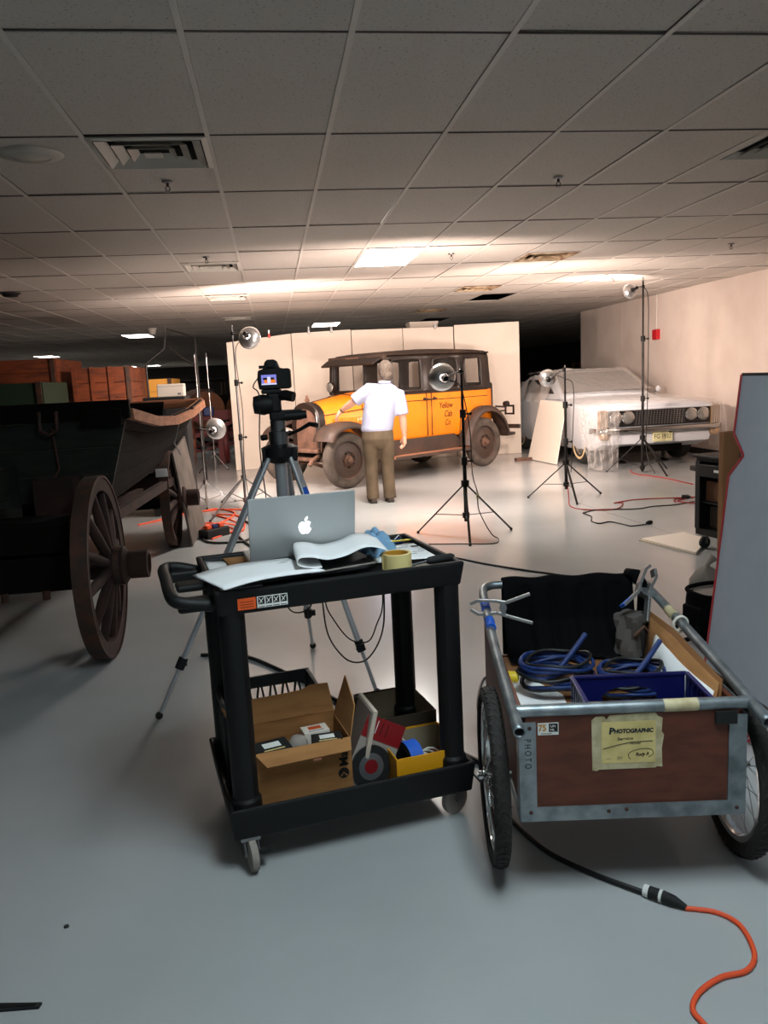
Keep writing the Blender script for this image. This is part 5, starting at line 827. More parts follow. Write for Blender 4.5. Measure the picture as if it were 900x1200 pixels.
gc_ = thing('thin_case', 'thin pale grey case leaning between the cardboard and yellow boxes', 'case', cw(.445, .20, LZ+.006), R(10.5)); Mg = MX.Rotation(R(14), 4, 'Y'); MB().bx(-.008, .008, -.09, .09, 0, .27, Mg).build('case', 'foam_core', gc_, bevel=.003); MB().bx(-.0095, -.008, -.08, .08, .012, .26, Mg).build('cover_panel', 'grey_board', gc_)

# ================================================================== garden cart
gcart = thing('garden_cart', 'brown plywood handcart with galvanised edges and bicycle wheels', 'cart', (.616, 2.05, 0), R(-8.7)); GO, GR = V((.616, 2.05, 0)), MX.Rotation(R(-8.7), 4, 'Z'); GW, GD = .635, .93
def gw(x, y, z=0): return GO+(GR @ V((x, y, z)))
fp = MB().bx(.02, GW-.02, .004, .018, .24, .56).build('front_panel', 'board_red', gcart)
MB().bx(0, .048, -.002, .004, .236, .532).build('corner_angle', 'galv', gcart); MB().bx(GW-.05, GW, -.002, .004, .236, .532).build('corner_angle', 'galv', gcart); MB().bx(.0, GW, -.004, .002, .234, .276).build('bottom_angle', 'galv', gcart)
MB().bx(0, .003, .0, .05, .236, .532).build('corner_angle_side', 'galv', gcart); MB().bx(GW-.003, GW, .0, .05, .236, .532).build('corner_angle_side', 'galv', gcart)
for x, z in ((.03, .262), (.03, .516), (GW-.025, .255), (.25, .258), (.30, .262)): MB().lathe([(.006, 0), (.005, .003), (0, .004)], (x, -.004, z), (0, -1, 0), 10).build('rivet', 'iron', gcart)
MB().tube([(-.006, .012, .562), (GW+.01, .012, .562)], .0175, 14).build('front_pipe', 'galv', gcart, smooth=60); MB().bx(GW-.09, GW-.03, -.008, .0, .508, .545).build('black_tape', 'black_rough', gcart); MB().tube([(.405, .012, .562), (.50, .012, .562)], .0182, 14).build('pipe_tape', 'cream_tape', gcart, smooth=60)
for x0 in (.006, GW-.02): MB().bx(x0, x0+.014, .018, GD, .24, .55).build('side_panel', 'board_red', gcart)
MB().bx(.006, GW-.006, .018, GD, .228, .24).build('floor_panel', 'board_red', gcart); MB().bx(.02, GW-.02, GD-.016, GD-.002, .24, .40).build('rear_panel', 'board_red', gcart)
MB().bx(.0, .004, .018, GD, .228, .262).build('bottom_rail', 'galv', gcart); MB().bx(GW-.004, GW, .018, GD, .228, .262).build('bottom_rail', 'galv', gcart); MB().bx(GW-.006, GW-.001, .05, GD, .50, .555).build('side_band', 'galv', gcart)
hp = bezier([(-.012, -.10, .550), (-.014, .1, .575), (-.012, .45, .613), (-.002, .82, .652), (.005, .92, .665), (.03, .965, .67), (.09, .975, .672), (.32, .975, .672), (.55, .975, .672), (.605, .965, .67), (.63, .92, .665), (.636, .82, .652), (.645, .45, .613), (.648, .1, .575), (.648, -.10, .550)], 6)
MB().tube(hp, .0165, 12, caps=False).build('handle_pipe', 'galv', gcart, smooth=60, solid=.003)
for t_, m_ in ((.60, 'blue_tape'), (.78, 'blue_tape')): MB().tube([(-.012+.008*t_, t_*.92, .579+.088*t_), (-.011+.008*t_, t_*.92+.07, .586+.088*t_)], .0175, 12).build('pipe_tape', m_, gcart, smooth=60)
MB().tube([(.638, .60, .631), (.636, .66, .638)], .0175, 12).build('pipe_tape', 'cream_tape', gcart, smooth=60)
def tag_text():
    tp_ = MB().bx(.004, .044, -.0032, -.002, .30, .50).build('name_strip', 'galv', gcart); text_obj('P H O T O', .026, 'ink_black', tp_, (.016, -.0034, .485), (0, 0, -1), (1, 0, 0), width=.75)
tag_text()
for x, sx in ((-.052, -1), (.69, 1)):
    c = V((x, .215, .268)); ty = MB().lathe([(.222, -.018), (.235, -.024), (.255, -.023), (.266, -.012), (.268, 0), (.266, .012), (.255, .023), (.235, .024), (.222, .018)], c, (1, 0, 0), 48).build('tyre', 'rubber', gcart, smooth=60)
    td = MB()
    for k in range(56):
        a = 2*PI*k/56; d = V((0, math.cos(a), math.sin(a)))
        for sg in (-1, 1): td.bar(c+d*.2675+V((sg*.002, 0, 0)), c+(V((0, math.cos(a+.09), math.sin(a+.09))))*.262+V((sg*.017, 0, 0)), .007, .006, d)
    td.build('tread', 'rubber', ty)['kind'] = 'stuff'
    MB().lathe([(.205, -.014), (.222, -.016), (.224, 0), (.222, .016), (.205, .014), (.203, 0), (.205, -.014)], c, (1, 0, 0), 48).build('rim', 'chrome', ty, smooth=60)
    MB().lathe([(0, -.045), (.012, -.045), (.014, -.035), (.026, -.032), (.026, -.026), (.015, -.02), (.015, .02), (.026, .026), (.026, .032), (.014, .035), (.012, .045), (0, .045)], c, (1, 0, 0), 18).build('hub', 'chrome', ty, smooth=40)
    for k in range(28):
        a = 2*PI*k/28; sg = 1 if k % 2 else -1; b = a+(.35 if (k//2) % 2 else -.35); MB().cyl(c+V((sg*.028, math.cos(b)*.024, math.sin(b)*.024)), c+V((sg*.004, math.cos(a)*.205, math.sin(a)*.205)), .0013, n=5).build('spoke', 'spoke', ty, fix=False)
    MB().bar(c-V((sx*.05, 0, 0)), c-V((sx*.05, 0, -.22)), .03, .004, (0, 1, 0)).build('wheel_bracket', 'galv', gcart) if False else None
MB().cyl((-.10, .215, .268), (.74, .215, .268), .008, n=10).build('axle', 'steel', gcart)
# sign taped to the front
sg_ = thing('paper_sign', 'yellowed handwritten paper sign taped on the brown cart front', 'sign', gw(.304, .0035, .38), R(-8.7))
n_ = .098; MB().prism([(-n_, .0), (-.085, -.002), (-.08, .002), (n_-.02, .002), (n_-.015, .006), (n_, .004), (n_-.002, .06), (n_+.004, .1), (n_-.003, .11), (n_, .15), (n_-.012, .155), (n_-.02, .166), (-.05, .163), (-.058, .150), (-.066, .161), (-n_+.01, .160), (-n_-.002, .150)], (0, .0, 0), (1, 0, 0), (0, 0, 1), .0012).build('tape_border', 'cream_tape', sg_); MB().bx(-.072, .078, -.0022, -.001, .02, .143).build('paper', 'cream', sg_)
X = (1, 0, 0); Z = (0, 0, 1); yq = -.0024
text_obj('P', .026, 'ink', sg_, (-.052, yq, .108), X, Z, bold=.0012, shear=.1); text_obj('HOTOGRAPHIC', .0165, 'ink', sg_, (-.038, yq, .110), X, (-.03, 0, 1), bold=.0008, shear=.15, width=.92); text_obj('Service', .013, 'ink_black', sg_, (-.03, yq, .088), (1, 0, .03), Z, shear=.2, width=1.2); text_obj('Material', .009, 'ink_black', sg_, (.006, yq, .075), X, Z, shear=.2)
MB().tube([(-.068, yq, .064), (-.03, yq, .074), (.01, yq, .082), (.07, yq, .0835)], .0011, 5).build('ink_stroke', 'ink_black', sg_); text_obj('Bill', .012, 'pencil', sg_, (-.03, yq, .032), X, Z, shear=.2); MB().bx(-.06, -.045, yq-.0003, yq, .034, .0352).build('ink_stroke', 'pencil', sg_)
MB().tube(bezier([(.008, yq, .031), (.002, yq, .042), (.012, yq, .054), (.04, yq, .061), (.066, yq, .058), (.071, yq, .045), (.06, yq, .036)], 6), .0008, 5).build('ink_stroke', 'ink_black', sg_); text_obj('Rudy R', .014, 'ink_black', sg_, (.022, yq, .040), X, Z, shear=.35, bold=.0003, width=.9)
sk = thing('small_sticker', 'small white sticker with a gold number on the brown cart front', 'sticker', gw(.083, .0035, .492), R(-8.7)); MB().bx(-.029, .029, -.001, .0, 0, .036).build('backing', 'white_sticker', sk); MB().bx(.002, .027, -.0016, -.001, .009, .034).build('dark_panel', 'ink_black', sk); text_obj('75', .026, 'wagon_yellow', sk, (-.027, -.0016, .013), X, Z, bold=.0008, width=.85); text_obj('UN', .010, 'white_sticker', sk, (.006, -.0019, .023), X, Z); text_obj('ML', .010, 'white_sticker', sk, (.006, -.0019, .012), X, Z); MB().bx(-.02, .01, -.0016, -.001, .003, .0055).build('print_line', 'pencil', sk)
# contents
bx_ = thing('flat_carton', 'brown flat carton with a white sheet filling the bottom of the handcart', 'box', gw(.30, .47, .241), R(-8.7)); MB().bx(-.27, .24, -.43, .40, 0, .17).build('carton', 'cardboard_dark', bx_, bevel=.004); MB().prism([(-.265, -.42), (-.10, -.42), (-.08, .0), (-.20, .22), (-.265, .2)], (0, 0, .17), (1, 0, 0), (0, 1, 0), .002).build('white_label', 'paper', bx_)
bl = thing('blue_crate', 'dark blue plastic crate standing in the handcart', 'crate', gw(.375, .135, .413), R(-8.7)); A, B, H = .175, .10, .158
def holed(mb, flip):     # wall with an oval hand hole
    pass
for sy in (-1, 1):
    y0 = sy*B-(.004 if sy > 0 else 0); hole = [(.085*math.cos(a), .085+.034*math.sin(a)*1.0) for a in [k*PI/12 for k in range(24)]]; outer = [((A-.006)*max(-1, min(1, 1.42*math.cos(a)))*1.0, H/2+H/2*max(-1, min(1, 1.42*math.sin(a)))) for a in [k*PI/12 for k in range(24)]]
    vs = [V((a, y0, b)) for a, b in outer]+[V((a, y0, b)) for a, b in hole]+[V((a, y0+.004, b)) for a, b in outer]+[V((a, y0+.004, b)) for a, b in hole]; fs = []
    for k in range(24): l = (k+1) % 24; fs += [(k, l, 24+l, 24+k), (48+k, 72+k, 72+l, 48+l), (24+k, 24+l, 72+l, 72+k), (k, 48+k, 48+l, l)]
    MB().add(vs, fs).build('end_wall', 'crate_blue', bl)
    MB().bx(-A, A, sy*B-.007, sy*B+.007, H-.01, H).build('rim', 'crate_blue', bl, bevel=.002)
for sx in (-1, 1):
    MB().bx(sx*A-.007, sx*A+.007, -B, B, H-.01, H).build('rim', 'crate_blue', bl, bevel=.002)
    for k in range(7): y = -B+.012+k*.0295; MB().bx(sx*A-.004, sx*A+.004, y-.008, y+.008, .0, H-.01).build('side_slat', 'crate_blue', bl)
MB().bx(-A, A, -B, B, 0, .006).build('crate_floor', 'crate_blue', bl)
for k, (x, y, r_, m_, lb) in enumerate(((.33, .13, .06, 'cable_blue', 'coil of blue cable inside the blue crate'), (.20, .50, .10, 'cable_blue', 'big coil of blue cable lying left of the blue crate'), (.425, .40, .085, 'cable_blue', 'coil of blue cable with a yellow plug behind the blue crate'))):
    t = thing('cable_coil', lb, 'cable', gw(x, y, .425 if k == 0 else .42), R(-8.7), 'blue cable coils')
    for q in range(9 if k else 6):
        rr = r_*(1+.07*math.sin(q*2.1)); zz = .012+.011*q*(.9 if k else .8); tl = .25*math.sin(q*1.7); MB().tube([(rr*math.cos(a)*(1.15 if k else 1)+.01*math.sin(q), rr*math.sin(a)*.9, zz+tl*rr*math.cos(a)*.35+.006*math.sin(3*a+q)+.02) for a in [j*PI/10 for j in range(20)]], .0065 if q % 3 else .008, 7, closed=True).build('loop', m_ if q % 4 else 'cable_black', t, smooth=180)
    if k: MB().tube([(-.02, -.04, .06), (.06, .02, .12), (.12, .07, .17)], .009, 8).build('cable_end', m_, t, smooth=60); MB().lathe([(.012, 0), (.02, .004), (.02, .035), (.012, .045), (0, .045)], (-.125, .0, .05), (-1, 0, .1), 12).build('yellow_plug', 'plug_yellow', t, smooth=40)
    else: MB().lathe([(.012, 0), (.018, .004), (.018, .035), (0, .04)], (.09, .03, .05), (1, .2, .2), 12).build('yellow_plug', 'plug_yellow', t, smooth=40)
fk = thing('fork_clip', 'small dark clip on the white carton at the left front', 'clip', gw(.055, .10, .4125), R(-8.7)+.7)
for q in (-.006, .006): MB().bar((-.02, q, .003), (.03, q*1.6, .006), .004, .004).build('prong', 'black_rough', fk)
MB().bx(-.03, -.018, -.012, .012, 0, .008).build('base', 'black_rough', fk)
def leaning(name, label, x0, x1, z0, z1, y0, y1, m, bow, cat, tilt):
    g = []; N = 14
    for k in range(N+1):
        f = k/N; y = y0+(y1-y0)*f; b_ = bow*math.sin(f*PI); zt = z0+(z1-z0)*(1-.25*abs(f-.55)); g.append([gw(x0+b_, y, z0), gw(x0+b_+tilt*.5, y, (z0+zt)/2), gw(x0+b_+tilt, y, zt)])
    return tag(MB().loft(g, closed=False).build(name, m, smooth=180, solid=.004, fix=False), label, cat, 'sheets along the handcart side')
leaning('white_sheet', 'white card sheet bowed along the right inside of the handcart', .555, 0, .413, .57, .13, .66, 'paper', -.03, 'sheet', .035); leaning('cardboard_sheet', 'tan cardboard sheet behind the white card in the handcart', .578, 0, .413, .605, .12, .76, 'cardboard', -.015, 'sheet', .022); leaning('cardboard_sheet', 'darker cardboard sheet against the right handcart side', .598, 0, .413, .615, .12, .82, 'cardboard_dark', -.006, 'sheet', .012)
cb2 = thing('crumpled_bag', 'crumpled grey paper bag behind the right clamp', 'bag', gw(.545, .81, .413), R(-8.7)); MB().loft([[V(((.05+.015*math.sin(5*a+z*30))*math.cos(a), (.05+.012*math.cos(4*a+z*40))*math.sin(a), z)) for a in [k*PI/9 for k in range(18)]] for z in (0, .04, .08, .12, .15, .17)]).build('bag', 'velcro', cb2, smooth=30); MB().tube([(.0, -.055, .10), (.03, -.07, .14), (.06, -.055, .10)], .006, 6).build('strap', 'rust', cb2)
# black cloth draped over the handle bar
def clothf(u, v):
    x = .085+.505*u; s_ = v*1.0; fold = .018*math.sin(u*27+.6*math.sin(v*3))*(.15+.85*min(1, v*1.3))+.008*math.sin(u*61)*v
    if v < .16: a = (v/.16)*PI; return gw(x, .975+.024*math.cos(a), .672+.024*math.sin(a)+.004*math.sin(u*19))
    f = (v-.16)/.84; return gw(x+.012*f*math.sin(u*9), .951-.04*f-.30*max(0, f-.45)**1.3-fold, max(.672-.262*min(1, f*1.12), .418)+(.012+.008*math.sin(u*33))*max(0, f-.85)*3)
def clothb(u, v): f = v; x = .085+.505*u; return gw(x, .999+.004*math.sin(u*31)*f, .672-.35*f)
ck = thing('black_cloth', 'black cloth draped over the handcart handle bar', 'cloth', gw(.33, .96, .41), 0); MB().grid(clothf, 90, 40).build('front_drape', 'black_cloth', ck, smooth=180, solid=.004, fix=False, world=True); MB().grid(clothb, 60, 12).build('rear_drape', 'black_cloth', ck, smooth=180, solid=.004, fix=False, world=True)
MB().tube([gw(.575, .97, .70), gw(.60, .93, .70), gw(.615, .88, .66), gw(.60, .86, .56), gw(.585, .84, .45)], [.018, .024, .022, .018, .01], 10).build('edge_roll', 'black_cloth', ck, smooth=180, world=True)
# spring clamps
def clamp(label, o, d, n_dir, blue):
    o, d, n_ = V(o), V(d).normalized(), V(n_dir).normalized(); sd = d.cross(n_); t = thing('spring_clamp', label, 'clamp', o, 0, 'spring clamps on the handcart'); P_ = lambda a, b: (d*a+n_*b)*1.12
    for sgn in (1, -1):
        pts = [(-.085, .012*sgn), (-.06, .022*sgn), (.0, .020*sgn), (.03, .014*sgn), (.11, .042*sgn*(1 if sgn > 0 else 1))] if sgn > 0 else [(-.085, -.006), (-.06, -.022), (.0, -.018), (.035, -.03), (.11, -.052)]
        j = MB(); 
        for a, b in zip(pts, pts[1:]): j.bar(P_(*a), P_(*b), .03, .012, n_)
        jo = j.build('jaw', 'clamp_metal', t, bevel=.002)
        if sgn > 0 and blue: MB().bar(P_(.07, .029), P_(.112, .044), .028, .011, n_).build('handle_tip', 'blue_tape', jo)
    MB().cyl(sd*-.018+P_(.02, -.002), sd*.018+P_(.02, -.002), .014, n=14).build('pivot_spring', 'steel', t, smooth=60); MB().bar(P_(.02, .016), P_(.02, -.026), .03, .02, d).build('bracket', 'steel', t, bevel=.003)
clamp('chrome spring clamp on the left handle pipe of the handcart', gw(.03, .70, .662), GR @ V((1, -.12, .0)), (0, .25, 1), False); clamp('chrome spring clamp with a blue tip on the right handle pipe', gw(.60, .83, .675), GR @ V((-.45, -.55, -.55)), GR @ V((-.75, .1, .6)), True)
zt = MB().tube([gw(.637+.026*math.cos(a), .54+.006*math.cos(a), .622+.026*math.sin(a)) for a in [k*PI/8 for k in range(16)]], .005, 6, closed=True).build('cord_loop', 'string', smooth=180); tag(zt, 'white cord loop tied around the right handle pipe', 'cord')

# ================================================================== right side: display panel, boards, cabinet, bag
dp = thing('display_panel', 'grey display board with red edging and a notch at the right', 'display', (2.06, 3.2, 0)); DO = V((2.06, 3.2, 0)); ud = V((-.03, -1, 0)).normalized(); uu_ = V((.14, -.03, 1.41)).normalized()
a0 = V((2.062, 3.56, .02))-DO; L_ = 1.25
outl = [(0, 0), (L_, 0), (L_, 1.42), (0, 1.42), (0, 1.145), (.105, 1.05), (0, .945)]
MB().prism(outl, a0, ud, uu_, .03).build('board', 'display_grey', dp)
nrm_ = ud.cross(uu_)
for (p, q) in zip(outl, outl[1:]+outl[:1]):
    if p == (L_, 0): continue
    A_, B_ = a0+ud*p[0]+uu_*p[1]+nrm_*.015, a0+ud*q[0]+uu_*q[1]+nrm_*.015
    if p == (L_, 1.42): m_ = 'black_rough'
    else: m_ = 'display_red'
    if p != (0, 0): MB().bar(A_, B_, .036 if abs(p[1]-q[1]) > .01 else .03, .014, ud if abs(p[1]-q[1]) > .01 and p[0] == q[0] else uu_).build('edging', m_, dp)
MB().bar(V((1.72, 2.95, .03))-DO, V((1.90, 2.35, .03))-DO, .03, .03).build('foot_bar', 'display_red', dp); MB().bar(V((1.8, 2.68, .03))-DO, V((2.05, 2.75, .06))-DO, .03, .03).build('foot_brace', 'display_red', dp)
for yy_ in (2.6, 3.3): MB().bar(V((2.19, yy_, 1.0))-DO, V((2.5, yy_, .015))-DO, .03, .02).build('rear_strut', 'wood_dark', dp)
d2 = thing('hanging_sign', 'small dark sign with white strip seen through the display notch', 'sign', (2.2, 3.44, 0)); MB().bx(-.012, .012, -.12, .12, .0, 1.16).build('board', 'box_dark', d2); MB().bx(-.014, -.012, -.06, .10, .94, 1.12).build('white_strip', 'white_sticker', d2); text_obj('45', .06, 'ink_black', d2, (-.0145, .03, 1.0), (0, -1, 0), (0, 0, 1)); MB().bx(-.0135, -.0125, -.115, -.065, .9, 1.15).build('orange_strip', 'wagon_orange', d2)
bb = MB().bx(-.055, .055, -.02, .02, 0, 1.12).build('brown_board', 'brown_board', bevel=.004); bb.location = (2.475, 4.12, 0); bb.rotation_euler = (0, 0, .1); tag(bb, 'tall narrow brown board on end behind the display panel', 'board')
# wheeled black cabinet
cbn = thing('equipment_cabinet', 'black wheeled equipment cabinet with a labelled drawer', 'cabinet', (3.66, 5.88, 0), R(12)); A, B = .26, .24
for x0, x1, y0, y1, z0, z1 in ((-A, A, -B, B, .12, .17), (-A, A, -B, B, .72, .75), (-A, A, -B, -B+.02, .17, .72), (-A, A, B-.02, B, .17, .72), (A-.02, A, -B+.02, B-.02, .17, .72)): MB().bx(x0, x1, y0, y1, z0, z1).build('carcass_panel', 'black_plastic', cbn)
dr = MB().bx(-A-.02, -A+.3, -B+.025, B-.025, .60, .70).build('drawer', 'black_plastic', cbn, bevel=.006); MB().bx(-A-.024, -A-.02, -.13, .02, .645, .665).build('label', 'white_sticker', dr); MB().bx(-A+.02, A-.02, -B+.02, B-.02, .38, .395).build('shelf', 'black_plastic', cbn); MB().bx(-A+.06, A-.1, -B+.06, B-.08, .17, .36).build('stored_case', 'box_dark', cbn, bevel=.02); MB().bx(-A+.05, A-.15, -B+.1, B-.05, .396, .56).build('stored_box', 'clutter_brown', cbn, bevel=.01)
MB().bx(-A-.01, -A+.01, -B, -B+.05, .17, .72).build('front_post', 'black_plastic', cbn); MB().bx(-A-.01, -A+.01, B-.05, B, .17, .72).build('front_post', 'black_plastic', cbn); MB().bx(-A-.03, A+.02, -B-.02, B+.02, .75, .775).build('top_tray', 'black_plastic', cbn, bevel=.008)
for sx in (-1, 1):
    for sy in (-1, 1):
        k = V((sx*(A-.05), sy*(B-.05), .05)); cw_ = MB().lathe([(0, -.018), (.04, -.018), (.05, -.01), (.05, .01), (.04, .018), (0, .018)], k, (0, 1, 0), 20).build('caster_wheel', 'black_rough', cbn, smooth=40); MB().bx(k.x-.025, k.x+.025, k.y-.025, k.y+.025, .105, .12).build('caster_plate', 'steel', cw_); MB().bx(k.x-.012, k.x+.012, k.y-.026, k.y-.021, .045, .105).build('caster_fork', 'steel', cw_)
bt2 = thing('black_tray', 'black tray lying behind the wheeled cabinet near the wall', 'tray', (4.35, 7.15, 0)); MB().bx(-.3, .3, -.3, .3, .45, .50).build('tray_top', 'black_rough', bt2, bevel=.01); MB().bx(-.26, .26, -.26, .26, 0, .45).build('case', 'black_rough', bt2, bevel=.02)
wb = thing('white_boards', 'stack of white boards lying on the floor before the cabinet', 'board', (3.3, 6.2, 0))
for k in range(2): MB().prism([(-.24+.02*k, .27), (.24, .40), (.28, .06), (-.07, -.38)], (0, 0, .001+k*.012), (1, 0, 0), (0, 1, 0), .009).build('board', 'foam' if k else 'foam_core', wb)
# camera bag
bg = thing('camera_bag', 'soft black shoulder bag with open top beside the display panel', 'bag', (2.33, 4.02, 0), .25)
MB().loft([[V((.135*s_*(1.0 if abs(math.cos(a)) < .8 else 1.02)*math.copysign(abs(math.cos(a))**.6, math.cos(a)), .10*s_*math.copysign(abs(math.sin(a))**.6, math.sin(a)), z)) for a in [k*PI/12 for k in range(24)]] for z, s_ in ((0, .9), (.02, 1), (.12, 1.03), (.22, 1), (.25, .97))]).build('body', 'black_cloth', bg, smooth=50); MB().tube([(.13*math.copysign(abs(math.cos(a))**.6, math.cos(a)), .097*math.copysign(abs(math.sin(a))**.6, math.sin(a)), .258+.012*math.sin(a)) for a in [k*PI/12 for k in range(24)]], .012, 6, closed=True).build('top_rim', 'black_cloth', bg, smooth=180); MB().lathe([(0, .254), (.085, .256), (.1, .25)], n=20).build('inner_lining', 'grey_board', bg, smooth=60)
MB().bx(-.15, -.12, -.07, .07, .03, .19).build('side_pocket', 'black_cloth', bg, bevel=.012); sp_ = bezier([(-.13, -.05, .10), (-.2, -.08, .05), (-.27, -.03, .02), (-.25, .03, .05), (-.18, .05, .08), (-.13, .04, .12)], 6); MB().tube(sp_, .016, 8, flat=.35).build('shoulder_strap', 'black_cloth', bg, smooth=180)
gbag = thing('grey_sack', 'grey plastic sack on the floor between cabinet and bag', 'sack', (2.74, 4.8, 0)); MB().loft([[V(((.11+.02*math.sin(4*a+z*25))*s_*math.cos(a), (.09+.02*math.cos(5*a+z*30))*s_*math.sin(a), z)) for a in [k*PI/10 for k in range(20)]] for z, s_ in ((0, .95), (.05, 1.05), (.1, .9), (.15, .6), (.18, .25))]).build('sack', 'grey_board', gbag, smooth=40); MB().tube([(0, 0, .17), (.01, 0, .2), (.05, .0, .24)], [.02, .014, .03], 8).build('tied_neck', 'grey_board', gbag, smooth=60)

# ================================================================== cables on the floor
cable('extension_cord', 'thin dark cord from the middle stand ending behind the cabinet', [(3.4, 9.1, .3), (3.36, 8.95, .05), (3.177, 8.393), (3.268, 8.107), (3.545, 8.04), (3.77, 8.37), (3.688, 8.409), (3.995, 8.529), (4.42, 8.459), (4.628, 8.426)], .006, 'cable_red')
cable('extension_cord', 'thin dark cord running straight toward the cabinet', [(3.133, 7.936), (3.348, 8.07), (3.727, 7.956), (3.954, 8.031), (4.217, 8.032), (4.498, 8.153)], .006, 'cable_black')
cable('extension_cord', 'thin dark cord with a loose plug on the floor before the white boards', [(3.133, 7.90), (3.136, 7.715), (3.046, 7.493), (3.061, 7.338), (3.192, 7.38), (3.248, 7.211), (3.284, 7.101), (3.442, 7.128)], .006, 'cable_black')
t = thing('plug', 'loose black plug at the end of the thin floor cord', 'plug', (3.45, 7.13, .001), .5); MB().tube([(0, 0, .016), (.03, 0, .016), (.07, 0, .016)], [.012, .02, .018], 10).build('body', 'black_rough', t, smooth=40)
for q in (-.006, .006): MB().bx(.07, .085, q-.001, q+.001, .012, .02).build('prong', 'steel', t)
t = thing('plug', 'black socket end near the wheeled cabinet', 'plug', (4.56, 8.36, .001), 2.6); MB().tube([(0, 0, .02), (.03, 0, .02), (.09, 0, .02)], [.014, .026, .024], 10).build('body', 'black_rough', t, smooth=40); MB().tube([(-.03, 0, .012), (0, 0, .02)], .008, 8).build('strain_relief', 'cable_red', t)
cable('extension_cord', 'red cord coil on the floor left of the wheeled cabinet', [(4.5, 8.35), (4.35, 8.25), (4.42, 8.05), (4.7, 8.0), (4.9, 8.2), (4.7, 8.4), (4.4, 8.38), (4.3, 8.2)], .007, 'cable_red')
cable('lamp_cord', 'dark red cord at the foot of the tallest stand', [(5.096, 11.081), (4.961, 10.595), (5.093, 10.102), (5.126, 9.337)], .007, 'cable_red')
cable('lamp_cord', 'thin cord hanging down the nearest lamp stand', [(1.60, 7.2, 1.45), (1.70, 7.2, 1.38), (1.77, 7.21, 1.0), (1.78, 7.2, .6), (1.82, 7.2, .42), (1.82, 7.15, .25), (1.9, 7.05, .05), (1.95, 6.98, .006), (1.85, 6.8, .006), (1.55, 6.9, .006), (1.3, 6.98, .006)], .005, 'cable_black')
t = thing('inline_switch', 'small tan inline switch on the nearest lamp cord', 'switch', (1.82, 7.19, .38)); MB().bx(-.012, .012, -.008, .008, -.03, .03).build('housing', 'cream_tape', t, bevel=.004); MB().bx(-.005, .005, -.012, -.008, -.008, .008).build('rocker', 'black_rough', t)
cable('lamp_cord', 'thin cord hanging down the middle lamp stand', [(3.22, 9.05, 1.45), (3.34, 9.0, 1.4), (3.45, 9.0, 1.3), (3.44, 9.0, .8), (3.42, 9.02, .3)], .005, 'cable_black'); cable('lamp_cord', 'thin cord hanging down the tallest lamp stand', [(5.02, 10.72, 2.56), (5.16, 10.68, 2.48), (5.18, 10.68, 1.9), (5.17, 10.68, 1.0), (5.16, 10.68, .3), (5.2, 10.5, .01)], .006, 'cable_black'); cable('lamp_cord', 'thin cord hanging down the tall left lamp stand', [(-.28, 10, 2.05), (-.4, 9.98, 1.9), (-.37, 9.98, 1.2), (-.4, 9.98, .5), (-.36, 9.9, .01)], .005, 'cable_black')
cable('floor_cable', 'black cable running from behind the cart across the pink-lit floor', [(1.30, 6.45), (1.412, 6.344), (1.588, 6.057), (1.834, 5.734), (2.019, 5.505), (2.092, 5.201), (2.05, 5.0), (1.95, 4.7)], .008, 'cable_black')
cable('floor_cable', 'thick black cable passing under the utility cart', [(-.5, 4.45), (-.374, 4.41), (-.24, 4.344), (-.076, 4.109), (.071, 3.86), (.218, 3.57), (.475, 3.17), (.683, 2.876), (.73, 2.70), (.70, 2.55)], .011, 'cable_black')
cable('floor_cable', 'thick black cable coming out below the handcart to the connector', [(.70, 2.55), (.693, 2.507), (.703, 2.411), (.752, 2.236), (.84, 2.104), (.957, 1.978)], .0085, 'cable_black', seg=10)
t = thing('cable_connector', 'black connector with white rings joining black and orange cords', 'connector', (.955, 1.979, .0), math.atan2(-.082, .08))
MB().tube([(0, 0, .018), (.015, 0, .018)], .017, 16).build('white_ring', 'plug_white', t, smooth=40); MB().tube([(.015, 0, .018), (.045, 0, .018)], .0172, 16).build('socket', 'black_rough', t, smooth=40); MB().tube([(.045, 0, .018), (.053, 0, .018)], .018, 16).build('white_ring', 'plug_white', t, smooth=40); MB().tube([(.053, 0, .018), (.085, 0, .017), (.105, 0, .013), (.118, 0, .009)], [.017, .015, .010, .008], 14).build('plug', 'black_rough', t, smooth=50)
cable('orange_cord', 'orange extension cord curving out of the bottom right corner', [(1.035, 1.897), (1.11, 1.862), (1.142, 1.799), (1.118, 1.699), (1.065, 1.648), (.992, 1.639), (.918, 1.606), (.875, 1.561), (.877, 1.514), (.889, 1.447)], .0068, 'cable_orange', n=12, seg=10)
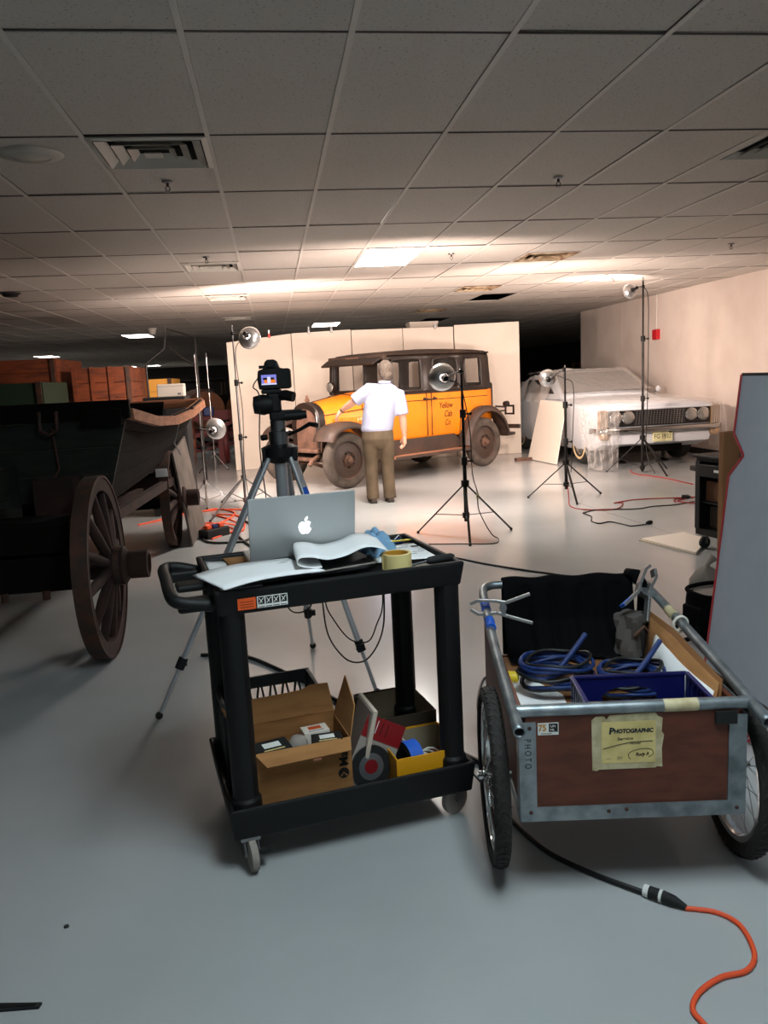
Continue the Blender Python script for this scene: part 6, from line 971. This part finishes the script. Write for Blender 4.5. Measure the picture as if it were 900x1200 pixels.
cable('floor_cable', 'thin black cable loop beside the left handcart wheel', [(.80, 3.05, .01), (.82, 3.35), (.94, 3.70), (1.02, 3.66), (1.05, 3.5), (1.0, 3.3)], .006, 'cable_black'); cable('floor_cable', 'thin cable hanging between the two carts', [(.60, 2.95, .40), (.575, 2.92, .35), (.57, 2.88, .25), (.60, 2.80, .10), (.66, 2.7, .012), (.72, 2.5, .012)], .004, 'cable_black')
# power strip tangle by the wagon
t = thing('power_strip', 'black power box amid orange cords near the tripod leg', 'power strip', (-.68, 8.17, 0), .8); MB().bx(-.15, .15, -.07, .07, 0, .09).build('housing', 'black_rough', t, bevel=.01)
for k in range(3): MB().bx(-.11+.08*k, -.05+.08*k, -.03, .03, .09, .13).build('plug', ('cable_orange', 'cable_blue', 'cable_orange')[k], t, bevel=.006)
cable('extension_cord', 'orange cord tangle at the foot of the chrome stand', [(-.936, 9.891), (-.774, 10.0), (-.541, 9.583), (-.639, 9.022), (-.826, 8.772), (-.652, 8.35), (-.4, 8.39), (-.48, 9.305), (-.79, 9.566), (-.6, 9.2), (-.45, 8.7), (-.62, 8.3, .12)], .010, 'cable_orange'); cable('extension_cord', 'orange cord running out from under the dark wagon', [(-1.6, 9.2), (-1.41, 9.411), (-1.296, 9.664), (-1.015, 9.86), (-.691, 9.915), (-.3, 9.7), (.0, 9.4)], .010, 'cable_orange'); cable('extension_cord', 'orange cord loop beside the power box', [(-.75, 8.2, .12), (-.9, 8.4), (-1.0, 8.8), (-.8, 9.0), (-.6, 8.7), (-.5, 8.4), (-.7, 8.0)], .009, 'cable_orange')
cable('floor_cable', 'black cord loops on the floor behind the laptop', [(-.802, 8.262), (-.75, 7.9), (-.586, 7.75), (-.342, 7.8), (-.269, 8.436), (-.419, 8.928), (-.49, 8.427), (-.316, 7.544), (-.1, 7.2)], .012, 'cable_black')
t = thing('floor_plate', 'dark flat strip on the floor at the bottom left corner', 'strip', (-.735, 1.887, 0), -.12); MB().prism([(-.06, -.012), (.056, -.008), (.058, .008), (-.06, .014)], (0, 0, .0), (1, 0, 0), (0, 1, 0), .006).build('strip', 'black_rough', t); MB().bx(-.05, .045, -.004, .004, .006, .008).build('ridge', 'black_plastic', t)
tag(MB().lathe([(.008, 0), (.007, .004), (0, .006)], n=8).build('debris', 'black_rough'), 'tiny dark crumb on the floor at lower left', 'crumb').location = (-.689, 2.183, 0)
